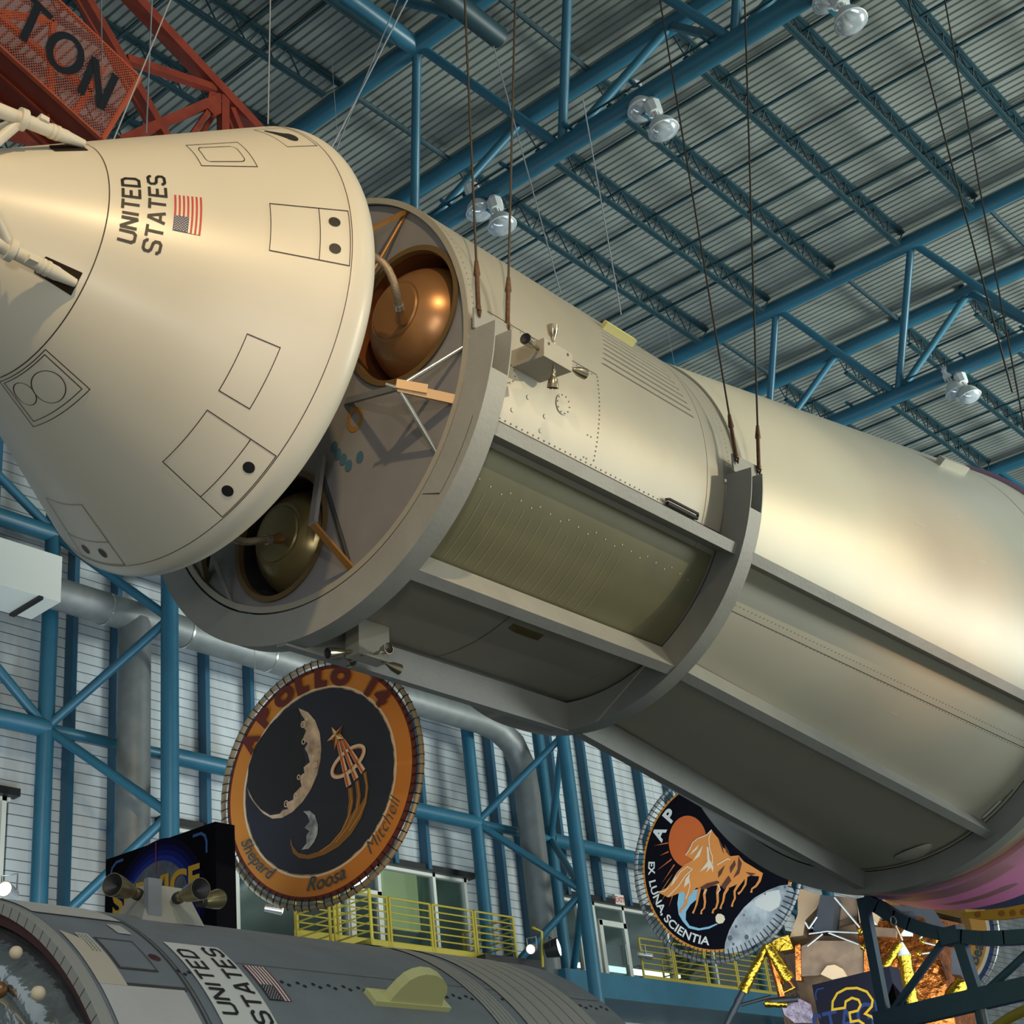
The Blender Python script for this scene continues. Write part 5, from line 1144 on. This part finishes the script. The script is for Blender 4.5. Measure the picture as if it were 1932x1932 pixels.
lstrut((1468, 1878), (1500, 1862), .03, goldf, 'gold_tube'); lstrut((1440, 1890), (1505, 1885), .05, blackp, 'ladder_platform'); lstrut((1398, 1896), (1455, 1880), .03, blackp, 'platform_rail'); lstrut((1443, 1893), (1485, 1895), .06, goldf, 'crumpled_foil_pad')
pprism([(1470, 1885), (1500, 1880), (1530, 1895), (1536, 1930), (1500, 1930), (1480, 1915)], D0+.3, .3, mat('dull_silver_foil', srgb(120, 104, 112), .3, .8, 1, 8, .5, 5), 'crumpled_silver_blanket')
for p, q_ in (((1574, 1693), (1622, 1750)), ((1560, 1757), (1620, 1760)), ((1563, 1760), (1620, 1782)), ((1552, 1762), (1523, 1785)), ((1519, 1740), (1526, 1752)), ((1541, 1730), (1526, 1752)), ((1526, 1762), (1560, 1757)), ((1735, 1772), (1756, 1746)), ((1742, 1778), (1768, 1784)), ((1735, 1800), (1765, 1796))): lstrut(p, q_, .018, steel, 'silver_strut', D0-.1)
for p in ((1623, 1757), (1629, 1788), (1740, 1776), (1734, 1800)): lstrut((p[0]-4, p[1]-3), (p[0]+4, p[1]+3), .045, goldf, 'foil_wrapped_joint', D0-.1)
pprism([(1765, 1775), (1783, 1752), (1785, 1770), (1770, 1790)], D0+.5, .1, goldf, 'bright_foil_flap')
for k in range(14):
    u = random.uniform(1665, 1790); v = random.uniform(1795, 1890); s_ = random.uniform(6, 16)
    pprism([(u, v), (u+s_, v+random.uniform(-5, 5)), (u+s_*.7, v+s_*1.3), (u-3, v+s_)], D0+.15+random.uniform(0, .3), .05, foil, 'foil_blanket_fold')
settle(lm)
# hook and chain hanging by the lander
hk = empty('chain_hook', 'small steel hook and chain hanging in front of the lander', 'hook')
pts = [lp(1676, 1705, 22), lp(1684, 1728, 22)]; MB().path(pts, .008, 6).build('chain', wirem, hk); c = lp(1686, 1737, 22)
MB().path([c+V((0, -.04*math.cos(t), .06*math.sin(t))) for t in [2*PI*k/16 for k in range(16)]], .012, 8, closed=True).build('hook_ring', steel, hk, 60)
MB().path([lp(1689, 1744, 22), lp(1703, 1775, 22)], .02, 6).build('hook_shank', steel, hk); settle(hk)

# ================================================================== STAGE STAND
sd = empty('stage_stand', 'dark blue steel stand with a curved beam beneath the rear rocket stage', 'stand')
def sp_(u, v, X=19.6): return aX(u, v, X)
def sb_(pts, wpx, name, X=19.6, m=navy, X2=None):
    P3 = [sp_(u, v, X if i == 0 or X2 is None else X2) for i, (u, v) in enumerate(pts)]; k = P3[0].length/FP
    q = MB()
    for a, b in zip(P3, P3[1:]): q.beam(a-(b-a).normalized()*.01, b+(b-a).normalized()*.01, .22, wpx*k, (0, 0, 1) if abs((b-a).normalized().z) < .9 else (0, 1, 0))
    return q.build(name, m, sd)
def tb_(p, q_, wpx, name, X=19.6):
    a, b = sp_(*p, X), sp_(*q_, X); return MB().tube(a, b, wpx*a.length/FP/2, n=16).build(name, navy, sd, 40)
arcp = [(1636, 1700), (1660, 1712), (1690, 1731), (1720, 1745), (1750, 1756), (1785, 1764), (1820, 1768), (1860, 1771), (1900, 1770), (1960, 1766), (2040, 1750)]
sb_(arcp, 23, 'curved_beam')
def leg_(p, q_, w_): a, b = sp_(*p), sp_(*q_); k = a.length/FP*w_/2; MB().beam(a, b, k*2, k*2, (1, 0, 0)).build('leg', navy, sd)
leg_((1628, 1695), (1670, 1915), 17); leg_((1806, 1760), (1846, 1885), 19)
tb_((1790, 1762), (1686, 1905), 14, 'diagonal_brace'); tb_((1975, 1765), (1850, 1880), 14, 'diagonal_brace')
a, b = sp_(1655, 1930), sp_(1990, 1852); MB().beam(a, b, .2, .27).build('lower_beam', navy, sd)
tb_((1846, 1885), (1900, 2150), 22, 'lower_column'); tb_((1672, 1915), (1700, 2150), 20, 'lower_column')
MB().box(sp_(1798, 1766), (.14, .13, .11)).build('joint_block', navy, sd)
q = MB(); pad = [(1815, 1730), (1850, 1735), (1890, 1735), (1960, 1725), (1960, 1700), (1900, 1712), (1850, 1718), (1815, 1722)]
fr = [sp_(u, v, 19.9) for u, v in pad]; n = len(fr); q.add(fr+[p+V((.1, 0, 0)) for p in fr], [tuple(range(n)), tuple(range(2*n-1, n-1, -1))]+[(i, i+n, (i+1) % n+n, (i+1) % n) for i in range(n)]); py = q.build('yellow_cradle_plate', yellow, sd)
q = MB()
for u, v in ((1845, 1725), (1890, 1723), (1911, 1722), (1931, 1720)): c = sp_(u, v, 19.88); q.add([c+V((0, .04*math.cos(k*PI/6), .04*math.sin(k*PI/6))) for k in range(12)], [tuple(range(12))])
q.build('plate_hole', goldd, py); settle(sd)
o = MB().path([aX(1870, 1945, 17.5), aX(1905, 1920, 17.5), aX(1960, 1893, 17.5)], .06, 12).build('yellow_handrail', yellow, None, 60); recenter(o); tag(o, 'fat yellow rail at the bottom right corner', 'railing')

# ================================================================== SPOTLIGHTS
def fixture(u, v, u2, v2, Y, r, lab, body, lens, L=.3):
    f = empty('spotlight', lab, 'spotlight', 'spotlights along the gallery'); a, b = aY(u, v, Y+.1), aY(u2, v2, Y-.1); d = (b-a).normalized(); a = b-d*L; uu = d.cross(V((0, 0, 1))).normalized(); w_ = d.cross(uu)
    fn = lambda s, rr, t: a+d*s+(uu*math.cos(rad(t))+w_*math.sin(rad(t)))*rr
    MB().lathe([(0, 0), (0, r*.75), (L*.3, r*.85), (L*.85, r), (L, r*1.05), (L, r*.9)], fn, n=28).build('body', body, f, 40)
    MB().lathe([(L-.01, r*.9), (L+.01, r*.5), (L+.012, 0)], fn, n=24).build('lens', lens, f, 60)
    MB().path([a+d*L*.5+uu*r*1.05, a+d*L*.5+uu*r*1.05+V((0, 0, .22)), a+d*L*.5-uu*r*1.05+V((0, 0, .22)), a+d*L*.5-uu*r*1.05], .012, 6).build('yoke', body, f)
    return settle(f)
fixture(495, 1712, 533, 1718, 19.0, .075, 'silver cylinder spotlight glowing under the gold emblem', steel, glow)
fixture(1020, 1782, 1001, 1791, 20.0, .1, 'small silver spotlight glowing at the right end of the left gallery', steel, glow, .25)
fixture(1036, 1792, 1055, 1787, 20.0, .2, 'large black floodlight with a bright pale lens beside the blue column', darkm, glowc, .3)
fixture(1200, 1800, 1229, 1804, 21, .09, 'dim silver spotlight under the horse emblem', steel, glow, .35)
fixture(28, 1690, 8, 1677, 17, .1, 'silver spotlight glowing at the far left edge above the lower module', steel, glow, .3)
o = MB().path([aY(1005, 1750, 20.2), aY(1022, 1758, 20.2), aY(1024, 1825, 20.2)], .03, 8).build('lamp_post_rail', yellow, None, 60); recenter(o); tag(o, 'bent yellow tube beside the two floodlights', 'railing')
